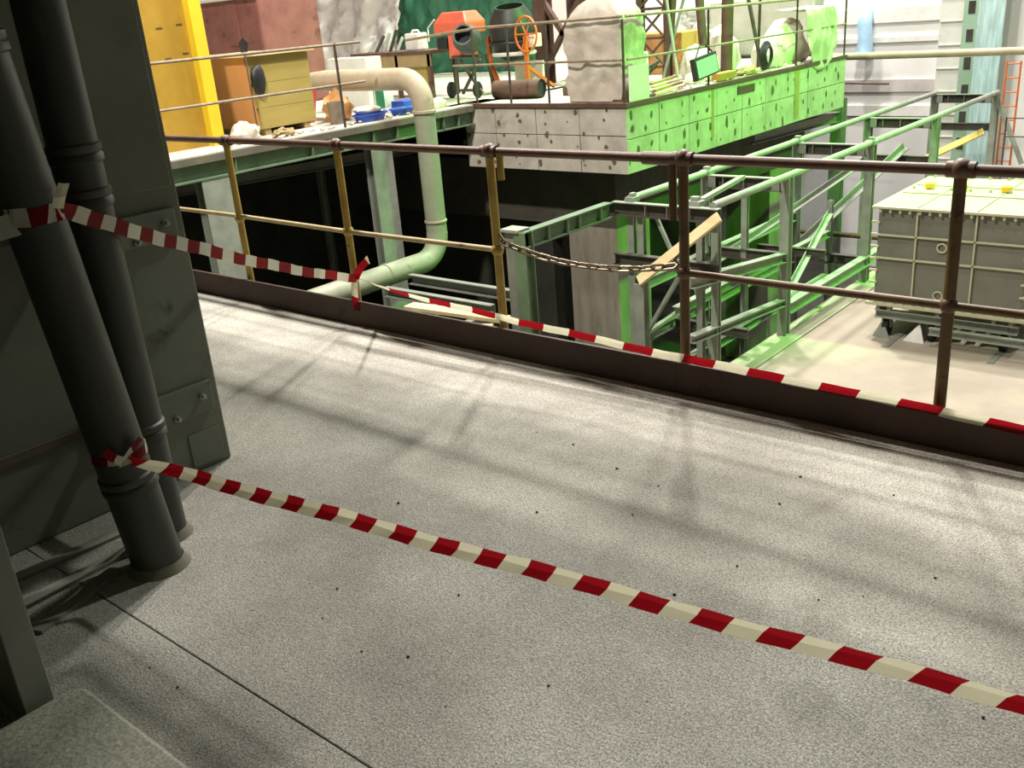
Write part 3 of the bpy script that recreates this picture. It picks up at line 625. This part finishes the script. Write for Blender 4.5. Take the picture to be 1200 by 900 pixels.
# light blue bag hanging on wall
mb = MB(); mb.lathe([(.02, .0), (.2, -.15), (.24, -.5), (.2, -1.0), (.24, -1.35), (.05, -1.4)], (-11.35, 29.7, .85), n=14)
mb.v = [p+V((fbm(p, 2.5)*.06, fbm(p+V((5, 0, 0)), 2.5)*.06, 0)) for p in mb.v]
tag(mb.build('plastic_bag', M['bluetint'], smooth=True), 'light blue plastic bag hanging on the white far wall', 'bag')
ldr = thing('scaffold_ladder', (-6.5, 27, -4), 'orange-red scaffold ladder frame by the teal curtain', 'ladder')
for x in (-6.72, -6.4): MB().tube([(x, 27, -4), (x, 27, -.58)], .025, 8).build('stile', M['orange'], ldr, smooth=True)
for i in range(10): MB().tube([(-6.72, 27, -3.7+i*.34), (-6.4, 27, -3.7+i*.34)], .018, 8).build('rung', M['orange'], ldr, smooth=True)
ms = thing('mesh_stand', (-6.3, 25.6, -4), 'thin dark steel stand frame beyond the tank', 'stand')
for x in (-6.25, -5.6): MB().tube([(x, 25.6, -4), (x, 25.6, -1.75)], .02, 8).build('upright', M['rail_dark'], ms, smooth=True)
for z in (-1.77, -2.2, -3.1): MB().tube([(-6.25, 25.6, z), (-5.6, 25.6, z)], .015, 8).build('crossbar', M['rail_dark'], ms, smooth=True)

# ------------------------------------------------------------------ thin rails round the upper platforms
def thin_rail(name, posts, runs, label):
    t = thing(name, posts[0][:3], label, 'railing')
    for p in posts: MB().tube([V(p[:3]), V((p[0], p[1], p[3] if len(p) > 3 else 1.3))], .022, 8).build('post', M['rail_dark'], t, smooth=True)
    for a, b, r in runs: MB().tube([a, b], r, 8).build('rail', M['rail_thin'], t, smooth=True)
thin_rail('thin_railing', [(-12.46, 10.46, 0), (-12.46, 6.6, 0)], [((-12.46, 5.8, 1.28), (-12.46, 11.0, 1.28), .022), ((-12.46, 5.8, .66), (-12.46, 11.0, .67), .02)], 'thin steel railing on the left platform edge in front of the crate')
RX = X1-.03
thin_rail('thin_railing', [(-12.87, 13.62, 0, .68), (-12.37, 13.6, 0), (-11.55, 13.6, 0), (-10.68, 13.6, 0), (-9.12, 13.6, 0)],
    [((-14.1, 13.6, 1.18), (-12.4, 13.6, 1.3), .024), ((-12.9, 13.6, .68), (-9.12, 13.6, .68), .02), ((-12.4, 13.6, 1.31), (-9.12, 13.6, 1.34), .024)], 'thin steel railing along the front of the concrete platform block')
thin_rail('thin_railing', [(RX, 16.3, 0), (RX, 20.0, 0), (RX, 22.55, 0)], [((RX, 13.65, 1.34), (RX, 22.55, 1.3), .024), ((RX, 13.65, .68), (RX, 22.55, .68), .02)], 'thin steel railing along the green-lit side of the platform block')

# ------------------------------------------------------------------ left platform things
yc = thing('yellow_column', (-13.4, 8.1, 0), 'yellow painted steel column with a bright flange on the left platform', 'column')
MB().box(-13.6, -13.25, 7.2, 8.42, 0, 4).build('web', M['yellow'], yc)
MB().box(-13.62, -13.1, 8.40, 8.60, 0, 4).build('flange', M['yellow_b'], yc, bevel=.005)
for y, z in ((7.95, 1.72), (8.0, 1.3), (8.3, 1.35), (8.28, 1.75)): MB().box(-13.25, -13.245, y-.05, y+.05, z-.012, z+.012).build('slot', M['rust_steel'], yc)
ct = thing('wooden_crate', (-13.9, 10, 0), 'big plywood crate with orange end and yellowish front on the platform', 'crate')
for i in range(1):
    MB().add([(-14.9, 9.42, .1), (-13.3, 9.42, .1), (-13.3, 9.32, 1.22), (-14.9, 9.32, 1.28)], [(0, 1, 2, 3)]).build('end_panel', M['ply_o'], ct, solid=.02)
    MB().box(-13.32, -13.28, 9.42, 10.55, .1, .42).build('front_panel', M['ply_y'], ct, bevel=.004)
    MB().box(-13.32, -13.28, 9.40, 10.55, .424, .80).build('front_panel', M['ply_y'], ct, bevel=.004)
    MB().box(-13.32, -13.28, 9.36, 10.55, .804, 1.20).build('front_panel', M['ply_y'], ct, bevel=.004)
    MB().box(-14.9, -13.32, 10.53, 10.57, .1, 1.2).box(-14.92, -14.88, 9.42, 10.53, .1, 1.2).build('back_panel', M['ply_y'], ct)
    MB().box(-15, -13.2, 9.25, 10.65, 1.21, 1.25).build('lid', M['wood'], ct, bevel=.004)
    for y in (9.5, 10.3): MB().box(-14.9, -13.3, y, y+.12, 0, .1).build('skid', M['wood_d'], ct)
# black bag hung on crate edge
mb = MB(); mb.ball((-13.25, 9.5, .84), .25, 12, sq=(.25, .55, 1.0)); mb.v = [p+V((0, fbm(p, 4)*.03, 0)) for p in mb.v]
tag(mb.build('black_bag', M['black'], smooth=True), 'black bag hanging on the corner of the plywood crate', 'bag')
sh = thing('shovel', (-13.1, 9.2, 0), 'long-handled shovel leaning against the plywood crate', 'shovel')
MB().tube([(-13.0, 9.15, .1), (-13.15, 9.25, 1.3)], .014, 8).build('handle', M['rust_steel'], sh, smooth=True)
MB().add([(-13.20, 9.22, 1.28), (-13.12, 9.29, 1.28), (-13.10, 9.31, 1.42), (-13.16, 9.27, 1.5), (-13.22, 9.22, 1.42)], [(0, 1, 2, 3, 4)]).build('blade', M['black'], sh, solid=.012)
rt = thing('red_tank', (-18.5, 13.5, 0), 'faded red steel tank standing behind the crate', 'tank')
MB().box(-19.9, -17.75, 13.0, 14.6, 0, 2.6).build('tank_body', M['red_tank'], rt, bevel=.06)
MB().box(-18.9, -18.5, 12.97, 13.0, 1.3, 2.2).build('hatch', M['red_tank'], rt, bevel=.01)
MB().tube([(-20, 12.9, 2.25), (-17.7, 12.9, 2.25)], .04, 8).build('pipe_rail', M['white'], rt, smooth=True)
def blob(name, c, r, sq, material, label, cat, amp=.25, sc=2.5, n=20, group=None, flat=True):
    mb = MB(); mb.ball((0, 0, 0), r, n, sq=sq); c = V(c); vs = []
    for p in mb.v:
        k = 1+amp*fbm(p+c, sc/r*.5); q = p*k
        if flat and q.z < -r*sq[2]*.55: q.z = -r*sq[2]*.55
        vs.append(q)
    zmin = min(q.z for q in vs); mb.v = [V((c.x+q.x, c.y+q.y, c.z+q.z-zmin)) for q in vs]
    return tag(mb.build(name, material, smooth=True), label, cat, group)
blob('rag_heap', (-12.88, 8.82, 0), .24, (.8, 1.0, .8), M['sack'], 'heap of pale rags beside the yellow column', 'rags', .4, 4)
blob('rag_heap', (-12.75, 9.45, 0), .14, (1, 1.2, .6), M['wood_d'], 'small heap of dull rags in front of the plywood crate', 'rags', .4, 4)
tag(MB().lathe([(0, 0), (.13, 0), (.15, .36), (.14, .36), (.12, .03), (0, .03)], (-13.1, 10.85, 0), n=18).build('bucket', M['pot'], smooth=True), 'grey-brown bucket beside the plywood crate', 'bucket')
tag(MB().box(-14.2, -13.9, 10.9, 11.0, 0, .6, tilt=(-.25, 'X')).build('pink_board', M['pink']), 'pink plastic board leaning behind the grey-brown bucket', 'board')
blob('cloth_heap', (-13.5, 11.2, .0), .27, (.8, .9, 1.1), M['fur'], 'heap of orange-brown cloth under the bent pipe', 'cloth', .45, 4)
blob('sack', (-13.25, 11.7, .0), .2, (.9, 1.2, .6), M['sack'], 'small pale sack beside the blue basin', 'sack', .2)
def basin(c, rx, ry, h, label):
    t = MB(); n = 20; c = V(c)
    for (k, z) in ((.8, 0), (1, h), (1.08, h), (1.08, h-.02), (.97, h-.01), (.77, .03)):
        t.v += [c+V((rx*k*math.cos(2*math.pi*j/n), ry*k*math.sin(2*math.pi*j/n), z)) for j in range(n)]
    for i in range(5):
        for j in range(n): t.f.append((i*n+j, i*n+(j+1) % n, (i+1)*n+(j+1) % n, (i+1)*n+j)); t.m.append(0)
    t.f.append(tuple(range(n))[::-1]); t.m.append(0); t.f.append(tuple(range(5*n, 6*n))); t.m.append(0)
    tag(t.build('basin', M['blue'], smooth=True), label, 'basin')
basin((-12.72, 11.25, 0), .16, .36, .13, 'blue plastic basin on the platform edge beside the thin rail post')
basin((-12.8, 12.15, 0), .18, .34, .12, 'blue plastic basin on the platform edge next to the bent pipe')
blob('cement_bag', (-12.78, 11.25, .13), .16, (.8, 1.8, .5), M['sack'], 'pale bag lying on the blue basin by the rail post', 'bag', .2)
blob('cement_bag', (-12.8, 12.98, 0), .17, (.8, 1.2, .7), M['sack'], 'pale bag slumped behind the bent pipe', 'bag', .2)
tag(MB().box(-13.3, -13.0, 12.3, 12.7, 0, .2).build('blue_box', M['blue'], bevel=.01), 'small blue box behind the blue basins', 'box')
sg = MB().box(-13.42, -13.38, 12.0, 12.45, .08, .45).build('notice_board', M['white']); tag(sg, 'small white and teal notice board under the bent pipe', 'notice')
MB().box(-13.38, -13.375, 12.02, 12.22, .1, .43).build('print', M['tarp'], sg)
MB().box(-13.42, -13.38, 12.2, 12.25, 0, .08).build('foot', M['white'], sg)
wt = MB().box(-15.4, -14.3, 12.7, 13.1, 0, .95).build('storage_box', M['white'], bevel=.01); tag(wt, 'white storage box standing behind the bent pipe', 'box')
tb = thing('work_table', (-15.5, 15, 0), 'timber work table with a dark slab top in front of the green tarpaulin', 'table')
MB().box(-16.9, -14.45, 14.6, 15.5, .86, .93).build('table_top', M['rust_steel'], tb)
MB().box(-16.85, -14.5, 14.62, 14.66, .62, .86).build('apron', M['wood_d'], tb)
MB().box(-16.85, -14.7, 14.7, 14.74, .2, .62).build('back_board', M['ply_y'], tb)
for x in (-16.8, -15.5, -14.55):
    for y in (14.66, 15.4): MB().box(x-.04, x+.04, y-.04, y+.04, 0, .86).build('leg', M['rust_steel'], tb)
cn = thing('canister', (-15.2, 15, .93), 'white square plastic canister on the work table', 'canister')
MB().box(-15.42, -15.02, 14.85, 15.15, .93, 1.27).build('can_body', M['white'], cn, bevel=.03)
MB().tube([(-15.35, 15, 1.26), (-15.3, 15, 1.32), (-15.15, 15, 1.32), (-15.1, 15, 1.26)], .02, 8).build('handle', M['white'], cn, smooth=True)
for i in range(5):
    x = -16.6+i*.22; tag(MB().tube([(x, 14.9, .93), (x+random.uniform(-.1, .1), 15.1, 1.2+.05*i % .2)], .035, 8).build('tool_handle', M['black'] if i % 2 else M['steel_light'], smooth=True), ('black' if i % 2 else 'pale')+' handled tool standing on the work table by the grey sheet', 'tool', 'black handled tools on the work table' if i % 2 else 'pale handled tools on the work table')

# ------------------------------------------------------------------ concrete mixers
mx = thing('concrete_mixer', (-13.5, 14.7, 0), 'red-hooded concrete mixer with dark drum on an X stand', 'mixer')
mb = MB(); hx0, hx1, hy0, hy1 = -14.3, -13.42, 14.6, 15.2
mb.add([(hx0, hy0, 1.2), (hx1, hy0, 1.2), (hx1, hy1, 1.2), (hx0, hy1, 1.2), (hx0, hy0, 1.42), (hx1, hy0, 1.42), (hx1, hy1, 1.42), (hx0, hy1, 1.42), (hx0+.15, hy0+.1, 1.62), (hx1-.13, hy0+.1, 1.62), (hx1-.13, hy1-.1, 1.62), (hx0+.15, hy1-.1, 1.62)],
    [(0, 3, 2, 1), (0, 1, 5, 4), (1, 2, 6, 5), (2, 3, 7, 6), (3, 0, 4, 7), (4, 5, 9, 8), (5, 6, 10, 9), (6, 7, 11, 10), (7, 4, 8, 11), (8, 9, 10, 11)])
mb.build('hood', M['mixer_red'], mx, bevel=.03)
MB().box(-13.95, -13.6, 14.62, 15.1, .75, 1.2).build('motor_case', M['mixer_red'], mx, bevel=.02)
MB().box(-14.25, -13.98, 14.6, 14.9, .92, 1.15).build('motor', M['black'], mx, bevel=.03)
MB().lathe([(.0, -.25), (.16, -.25), (.26, -.05), (.27, .12), (.2, .32), (.17, .32), (.2, .1), (0, -.1)], (-13.3, 14.5, 1.08), (.35, -.75, .35), 22).build('drum', M['mixer_grey'], mx, smooth=True)
for a, b in (((-13.65, 14.6, .72), (-13.12, 14.6, .08)), ((-13.12, 14.6, .72), (-13.65, 14.6, .08)), ((-13.4, 15.1, .8), (-13.4, 15.3, .05))): MB().bar(a, b, .05, .05).build('leg', M['rail_dark'], mx)
MB().tube([(-13.85, 14.6, .78), (-13.1, 14.6, .78)], .03, 8).build('crossbar', M['rail_dark'], mx, smooth=True)
MB().tube([(-13.9, 14.55, .15), (-13.2, 14.55, .15)], .025, 8).build('axle', M['rail_dark'], mx, smooth=True)
for x in (-13.9, -13.2): MB().lathe([(0, -.04), (.14, -.04), (.16, -.02), (.16, .02), (.14, .04), (0, .04)], (x, 14.55, .16), (1, .25, 0), 18).build('wheel', M['rubber'], mx, smooth=True)
MB().tube([(-14.4, 14.55, 1.1), (-14.45, 14.6, 1.35), (-14.25, 14.6, 1.5)], .015, 8).build('handle', M['white'], mx, smooth=True)
bm = thing('concrete_mixer', (-13.2, 15.7, 0), 'black-drummed concrete mixer with orange frame and tilting wheel', 'mixer')
d0 = MB().lathe([(0, -.5), (.30, -.5), (.40, -.38), (.47, -.1), (.48, .1), (.42, .3), (.30, .5), (.27, .5), (.4, .2), (0, -.1)], (-13.25, 15.8, 1.15), (.1, -.2, 1), 26).build('drum', M['mixer_black'], bm, smooth=True)
MB().tube([(-13.25+.49*math.cos(a), 15.8+.49*math.sin(a), .95) for a in [2*math.pi*k/24 for k in range(24)]], .035, 8, closed=True).build('ring_gear', M['black'], d0, smooth=True)
MB().tube([(-13.24+.42*math.cos(a), 15.8+.42*math.sin(a), .74) for a in [2*math.pi*k/24 for k in range(24)]], .04, 8, closed=True).build('base_ring', M['white'], d0, smooth=True)
MB().tube([(-12.62+.27*math.cos(a), 15.45, 1.1+.33*math.sin(a)) for a in [2*math.pi*k/22 for k in range(22)]], .022, 8, closed=True).build('tilt_wheel', M['orange'], bm, smooth=True)
for a in (0, math.pi/3, 2*math.pi/3): MB().tube([(-12.62+.27*math.cos(a), 15.45, 1.1+.33*math.sin(a)), (-12.62-.27*math.cos(a), 15.45, 1.1-.33*math.sin(a))], .014, 8).build('spoke', M['orange'], bm, smooth=True)
for a, b in (((-12.68, 15.5, 1.1), (-12.68, 15.5, .05)), ((-13.75, 15.6, 1.1), (-13.7, 15.6, .05)), ((-13.75, 15.6, .6), (-13.4, 15.5, .05)), ((-12.68, 15.5, .5), (-12.5, 16.1, .05))): MB().bar(a, b, .08, .06).build('leg', M['orange'], bm)
MB().bar((-13.75, 15.6, .55), (-12.68, 15.5, .55), .06, .06).build('crossbar', M['orange'], bm)
MB().box(-12.72, -12.5, 15.55, 15.8, .85, 1.1).build('motor', M['white'], bm, bevel=.02)
MB().box(-13.6, -12.85, 16.2, 16.26, 0, .55).build('back_sheet', M['white'], bm)
sp_ = thing('pipe_stub', (-12.2, 14.3, 0), 'short brown pipe offcut lying under the black mixer', 'pipe')
MB().tube([(-12.55, 14.35, .17), (-11.55, 14.5, .17)], .17, 20, caps=False).build('pipe_wall', M['rust_steel'], sp_, smooth=True)
MB().lathe([(.155, 0), (.155, .02), (0, .02)], (-11.56, 14.5, .17), (-1, -.15, 0), 20).build('dark_end', M['black'], sp_)
# brown trestle
tw = thing('steel_trestle', (-13.2, 17.5, 0), 'brown rusty steel trestle tower beside the wrapped bag', 'trestle')
for x in (-13.55, -12.35):
    for y in (17.2, 18.4): MB().ibeam((x, y, 0), (x, y, 4), .3, .3, .03, up=(0, 1, 0)).build('leg', M['rust_steel'], tw)
for a, b in (((-13.5, 17.1, .3), (-12.4, 17.1, 1.75)), ((-12.4, 17.1, .3), (-13.5, 17.1, 1.75)), ((-13.5, 17.1, 1.8), (-12.4, 17.1, 3.2))): MB().bar(a, b, .12, .1).build('brace', M['rust_steel'], tw)
tag(MB().box(-13.1, -12.8, 17.9, 18.1, 0, 1.75).build('blue_drum_box', M['blue'], bevel=.03), 'tall blue plastic container inside the brown trestle', 'container')
tag(MB().box(-11.3, -10.5, 14.8, 15.5, 0, .16).build('steel_plate_stack', M['rust_steel'], bevel=.01), 'dark steel plates stacked beside the wrapped bag', 'plates')
# wrapped bag
mb = MB(); nx, nyy, nz_ = 18, 14, 24
def cube_grid(x0, x1, y0, y1, z0, z1, n, fn):
    mb = MB(); idx = {}
    def vid(i, j, k):
        key = (i, j, k)
        if key not in idx:
            p = V((x0+(x1-x0)*i/n, y0+(y1-y0)*j/n, z0+(z1-z0)*k/n)); idx[key] = len(mb.v); mb.v.append(fn(p, i/n, j/n, k/n))
        return idx[key]
    R = range(n)
    for a in R:
        for b in R:
            for q in ((0, 1), (n, 0)):
                k, inv = q
                for f in ([vid(a, b, k), vid(a+1, b, k), vid(a+1, b+1, k), vid(a, b+1, k)], [vid(k, a, b), vid(k, a+1, b), vid(k, a+1, b+1), vid(k, a, b+1)], [vid(a, k, b), vid(a, k, b+1), vid(a+1, k, b+1), vid(a+1, k, b)]):
                    mb.f.append(tuple(f[::-1] if inv else f)); mb.m.append(0)
    return mb
def bagfn(p, u, v, t):
    c = V((-9.78, 14.05, p.z)); d = p-c
    rad = 1.0 if t < .72 else 1-.75*((t-.72)/.28)**2
    h = .05*fbm(p, 2.2, 5)+.09*abs(fbm(p+V((3, 1, 0)), 1.5, 3))+.02*math.sin(p.x*11+p.y*7+2.2*math.sin(p.z*3.1))*min(1, 3*t)
    # rounded plan
    m_ = max(abs(d.x)/.6, abs(d.y)/.5, 1e-4); l = math.hypot(d.x/.6, d.y/.5); rr = .35*(m_/max(l, 1e-4))+.65
    q = c+d*rad*rr*(1+h*1.6)
    if t > .72: q.z -= 0.0
    q.z += .05*fbm(p*1.7, 1)*(t > .02)
    return q
wb = cube_grid(-10.34, -9.24, 13.70, 14.56, .02, 1.72, 22, bagfn).build('wrapped_bag', M['bag'], smooth=True); tag(wb, 'tall bulky object wrapped in white woven bag at the platform corner', 'bag')
MB().box(-10.3, -9.15, 13.72, 14.6, 0, .05).build('pallet', M['rust_steel'], wb)
tag(MB().box(-9.10, -9.07, 13.7, 14.28, .012, .57).build('sheet_board', M['white'], bevel=.004), 'square pale board leaning on the side of the wrapped bag', 'board')
# floodlight
fg = thing('floodlight', (-9.1, 16.2, 0), 'black framed floodlight hung on the side railing of the platform', 'floodlight')
R0 = Matrix.Rotation(math.radians(-20), 3, 'Z')
def rotbox(mbx, c, sx, sy, sz, R): 
    vs = [V(c)+R@V((x, y, z)) for z in (-sz, sz) for y in (-sy, sy) for x in (-sx, sx)]
    return mbx.add(vs, [(0, 2, 3, 1), (4, 5, 7, 6), (0, 1, 5, 4), (2, 6, 7, 3), (0, 4, 6, 2), (1, 3, 7, 5)])
Rf = Matrix.Rotation(math.radians(6), 3, 'X') @ Matrix.Rotation(math.radians(-8), 3, 'Y')
rotbox(MB(), (-9.0, 16.02, .36), .05, .40, .19, Rf).build('housing', M['black'], fg, bevel=.01)
rotbox(MB(), (-8.945, 16.02, .36), .006, .35, .15, Rf).build('lens', M['glass_lamp'], fg)
MB().tube([(-9.0, 15.7, .52), (-9.06, 15.95, .72), (-9.06, 16.15, .72), (-9.0, 16.35, .55)], .016, 8).build('yoke', M['black'], fg, smooth=True)
# brown posts and clutter behind
for (a, b, r, mk, lb) in (((-11.0, 18, 0), (-10.75, 18, 2.6), .1, 'rust_steel', 'rusty brown post standing behind the wrapped bag'), ((-10.2, 18.2, 0), (-10.5, 18.3, 2.6), .09, 'rust_steel', 'dark brown leaning post next to the floodlight'), ((-9.95, 18.6, 0), (-9.85, 18.5, 2.6), .12, 'rust_steel', 'thick brown upright post left of the sacks'),
                         ((-11.4, 16.95, 0), (-10.7, 17.0, 2.4), .035, 'rail_dark', 'long thin dark rod leaning behind the wrapped bag'), ((-10.5, 17.0, .0), (-9.9, 17.3, 2.3), .03, 'steel_grey', 'long thin grey rod leaning left of the floodlight'), ((-10.0, 16.8, .0), (-10.6, 17.2, 2.2), .03, 'steel_light', 'pale rod crossing the brown posts'),
                         ((-9.55, 19.2, 0), (-9.5, 19.2, 2.2), .03, 'rail_dark', 'thin dark upright bar behind the hose coil'), ((-9.35, 19.0, 0), (-9.7, 19.0, 1.5), .04, 'rail_dark', 'dark slanting bar behind the hose coil')):
    tag(MB().tube([a, b], r, 10).build('steel_bar', M[mk], smooth=True), lb, 'bar')
tag(MB().box(-12.6, -11.1, 18.8, 19.8, 0, .85).build('material_box', M['ply_o'], bevel=.02), 'low orange plywood box behind the brown posts', 'box')
tag(MB().box(-11.7, -10.6, 15.9, 16.7, 0, .62).build('white_box', M['white'], bevel=.03), 'pale box stored behind the wrapped bag', 'box')
fw = thing('folded_frame', (-9.9, 15.2, 0), 'dark folded metal frame lying beside the pale board', 'frame')
for a, b in (((-9.75, 14.8, .3), (-9.7, 15.6, .5)), ((-9.95, 14.7, .05), (-9.75, 15.6, .42)), ((-9.7, 14.75, .12), (-9.9, 15.5, .62)), ((-10.1, 15.5, .05), (-9.75, 15.5, .4)), ((-10.1, 14.7, .05), (-9.75, 14.7, .3)), ((-10.1, 14.7, .05), (-10.1, 15.5, .05))): MB().bar(a, b, .05, .05).build('bar', M['rail_dark'], fw)
for i in range(4):
    tag(MB().bar((-9.2-.1*i, 14.7+.1*i, .03+.045*i), (-9.35-.12*i, 15.9+.1*i, .05+.045*i), .07, .04).build('batten', M['wood_d' if i % 2 else 'wood']), 'timber batten lying %s the platform edge between pale board and floodlight' % ('right on', 'second from', 'third from', 'fourth from')[i], 'batten', 'battens by the floodlight')
sk = [((-9.62, 17.2, 0), .27, (.8, 1.1, 1.15), 'pale full sack just right of the floodlight'), ((-10.1, 17.75, 0), .36, (1, 1, 1.1), 'tall pale sack behind the floodlight'), ((-10.35, 19.0, 0), .42, (1, 1, 1.4), 'tall pale sack behind the hose coil'), ((-9.6, 19.75, 0), .36, (.9, 1.1, 1.1), 'pale sack right of the hose coil'), ((-9.75, 20.9, 0), .5, (.9, 1.3, 1.2), 'big pale sack under the draped cloth'), ((-9.6, 16.65, 0), .16, (1, 1.1, .8), 'small pale sack under the side railing')]
for c, r, s, lb in sk: blob('sack', c, r, s, M['sack'], lb, 'sack', .22, 3)
blob('rubble_heap', (-9.3, 18.25, 0), .2, (.7, 2.0, .5), M['wood_d'], 'low heap of rubble along the platform edge', 'rubble', .5, 5)
tag(MB().box(-9.33, -9.15, 16.85, 17.5, .012, .16).build('yellow_tray', M['yellow'], bevel=.02), 'yellow tray on the platform edge right of the floodlight', 'tray')
hc = MB()
for k in range(4): hc.tube([(-9.3+.02*k, 19.05+(.24-.03*k)*math.cos(a), .3+(.26-.03*k)*math.sin(a)) for a in [2*math.pi*q/20 for q in range(20)]], .03, 8, closed=True)
tag(hc.build('hose_coil', M['black'], smooth=True), 'coil of black hose among the sacks', 'hose')
# lattice mast behind the folded frame
lm = thing('lattice_mast', (-10.9, 17.4, 0), 'brown lattice mast of crossed steel bars behind the folded frame', 'mast')
for x in (-11.25, -10.62): MB().ibeam((x, 17.45, 0), (x, 17.45, 3.2), .13, .13, .015, up=(0, 1, 0)).build('upright', M['rust_steel'], lm)
for i in range(5):
    z = .3+i*.55
    MB().bar((-11.2, 17.38, z), (-10.66, 17.38, z+.5), .06, .03).build('brace', M['rust_steel'], lm)
    MB().bar((-10.66, 17.36, z), (-11.2, 17.36, z+.5), .05, .03).build('brace', M['rust_steel'], lm)
    MB().bar((-11.2, 17.4, z-.03), (-10.66, 17.4, z-.03), .06, .05).build('rung', M['rust_steel'], lm)
gv = MB(); gr = random.Random(11)
for i in range(160):
    t = gr.random(); x, y = (gr.uniform(-9.6, -9.12), gr.uniform(14.7, 21.5)) if t < .6 else (gr.uniform(-12.8, -12.5), gr.uniform(8.2, 13))
    r = gr.uniform(.012, .04); gv.ball((x, y, .012+r*.4), r, 6, sq=(gr.uniform(.8, 1.5), gr.uniform(.8, 1.5), .6))
go = gv.build('rubble_crumbs', M['conc']); go['kind'] = 'stuff'; tag(go, 'loose rubble crumbs scattered along the platform edges', 'rubble')
# further members inside the scaffold
for y, z in ((14.7, -1.5), (18.3, -2.4)): MB().ibeam((-7.5, y, -7), (-7.5, y, z), .1, .1, .012, up=(0, 1, 0)).build('post', M['steel_light'], FR)
MB().ibeam((-7.5, 12.4, -3.0), (-7.5, 18.2, -3.05), .12, .14, .015).build('side_beam', M['steel_light'], FR)
MB().ibeam((-7.5, 12.4, -3.95), (-7.5, 18.2, -3.95), .14, .16, .015).build('side_beam', M['steel_light'], FR)
MB().angle((xr-.05, 14.8, -3.4), (-7.45, 18.2, -2.6), .1, .1, .014).build('brace', M['steel_light'], FR)
MB().bar((xl+.1, 12.5, -3.5), (-7.55, 14.6, -2.9), .08, .05).build('brace', M['steel_light'], FR)
MB().ibeam((xl+.06, 16.5, -3.0), (xr-.06, 16.5, -3.0), .1, .16, .014).build('cross_beam', M['steel_shaded'], FR)
MB().ibeam((xl+.06, 13.5, -3.6), (xr-.06, 13.5, -3.6), .1, .16, .014).build('cross_beam', M['steel_shaded'], FR)
# draped cloth at the far end of the block
mb = MB(); vs = []; nn = 26
for j in range(nn+1):
    for i in range(nn+1):
        u, v = i/nn, j/nn
        y = 20.4+1.5*u+.15*math.sin(v*3)
        if v < .35: x = -9.75+.6*v/.35; z = 1.12-.12*v
        else: q = (v-.35)/.65; x = -9.15+.16*q; z = 1.07-1.25*q*(.65+.35*math.sin(u*3.1))
        d = .07*fbm((u*5, v*2.5, 1), 1, 4); vs.append((x+d, y+d*.4, z+d*.6))
mb.add(vs, [(j*(nn+1)+i, j*(nn+1)+i+1, (j+1)*(nn+1)+i+1, (j+1)*(nn+1)+i) for j in range(nn) for i in range(nn)])
tag(mb.build('draped_cloth', M['bag'], smooth=True, solid=.012), 'pale woven cloth draped over the end of the platform block', 'cloth')
tag(MB().box(-13.0, -10.2, 23.4, 24.0, 0, 1.35).build('covered_rack', M['sheet_grey'], bevel=.05), 'grey sheeted rack behind the sacks', 'rack')
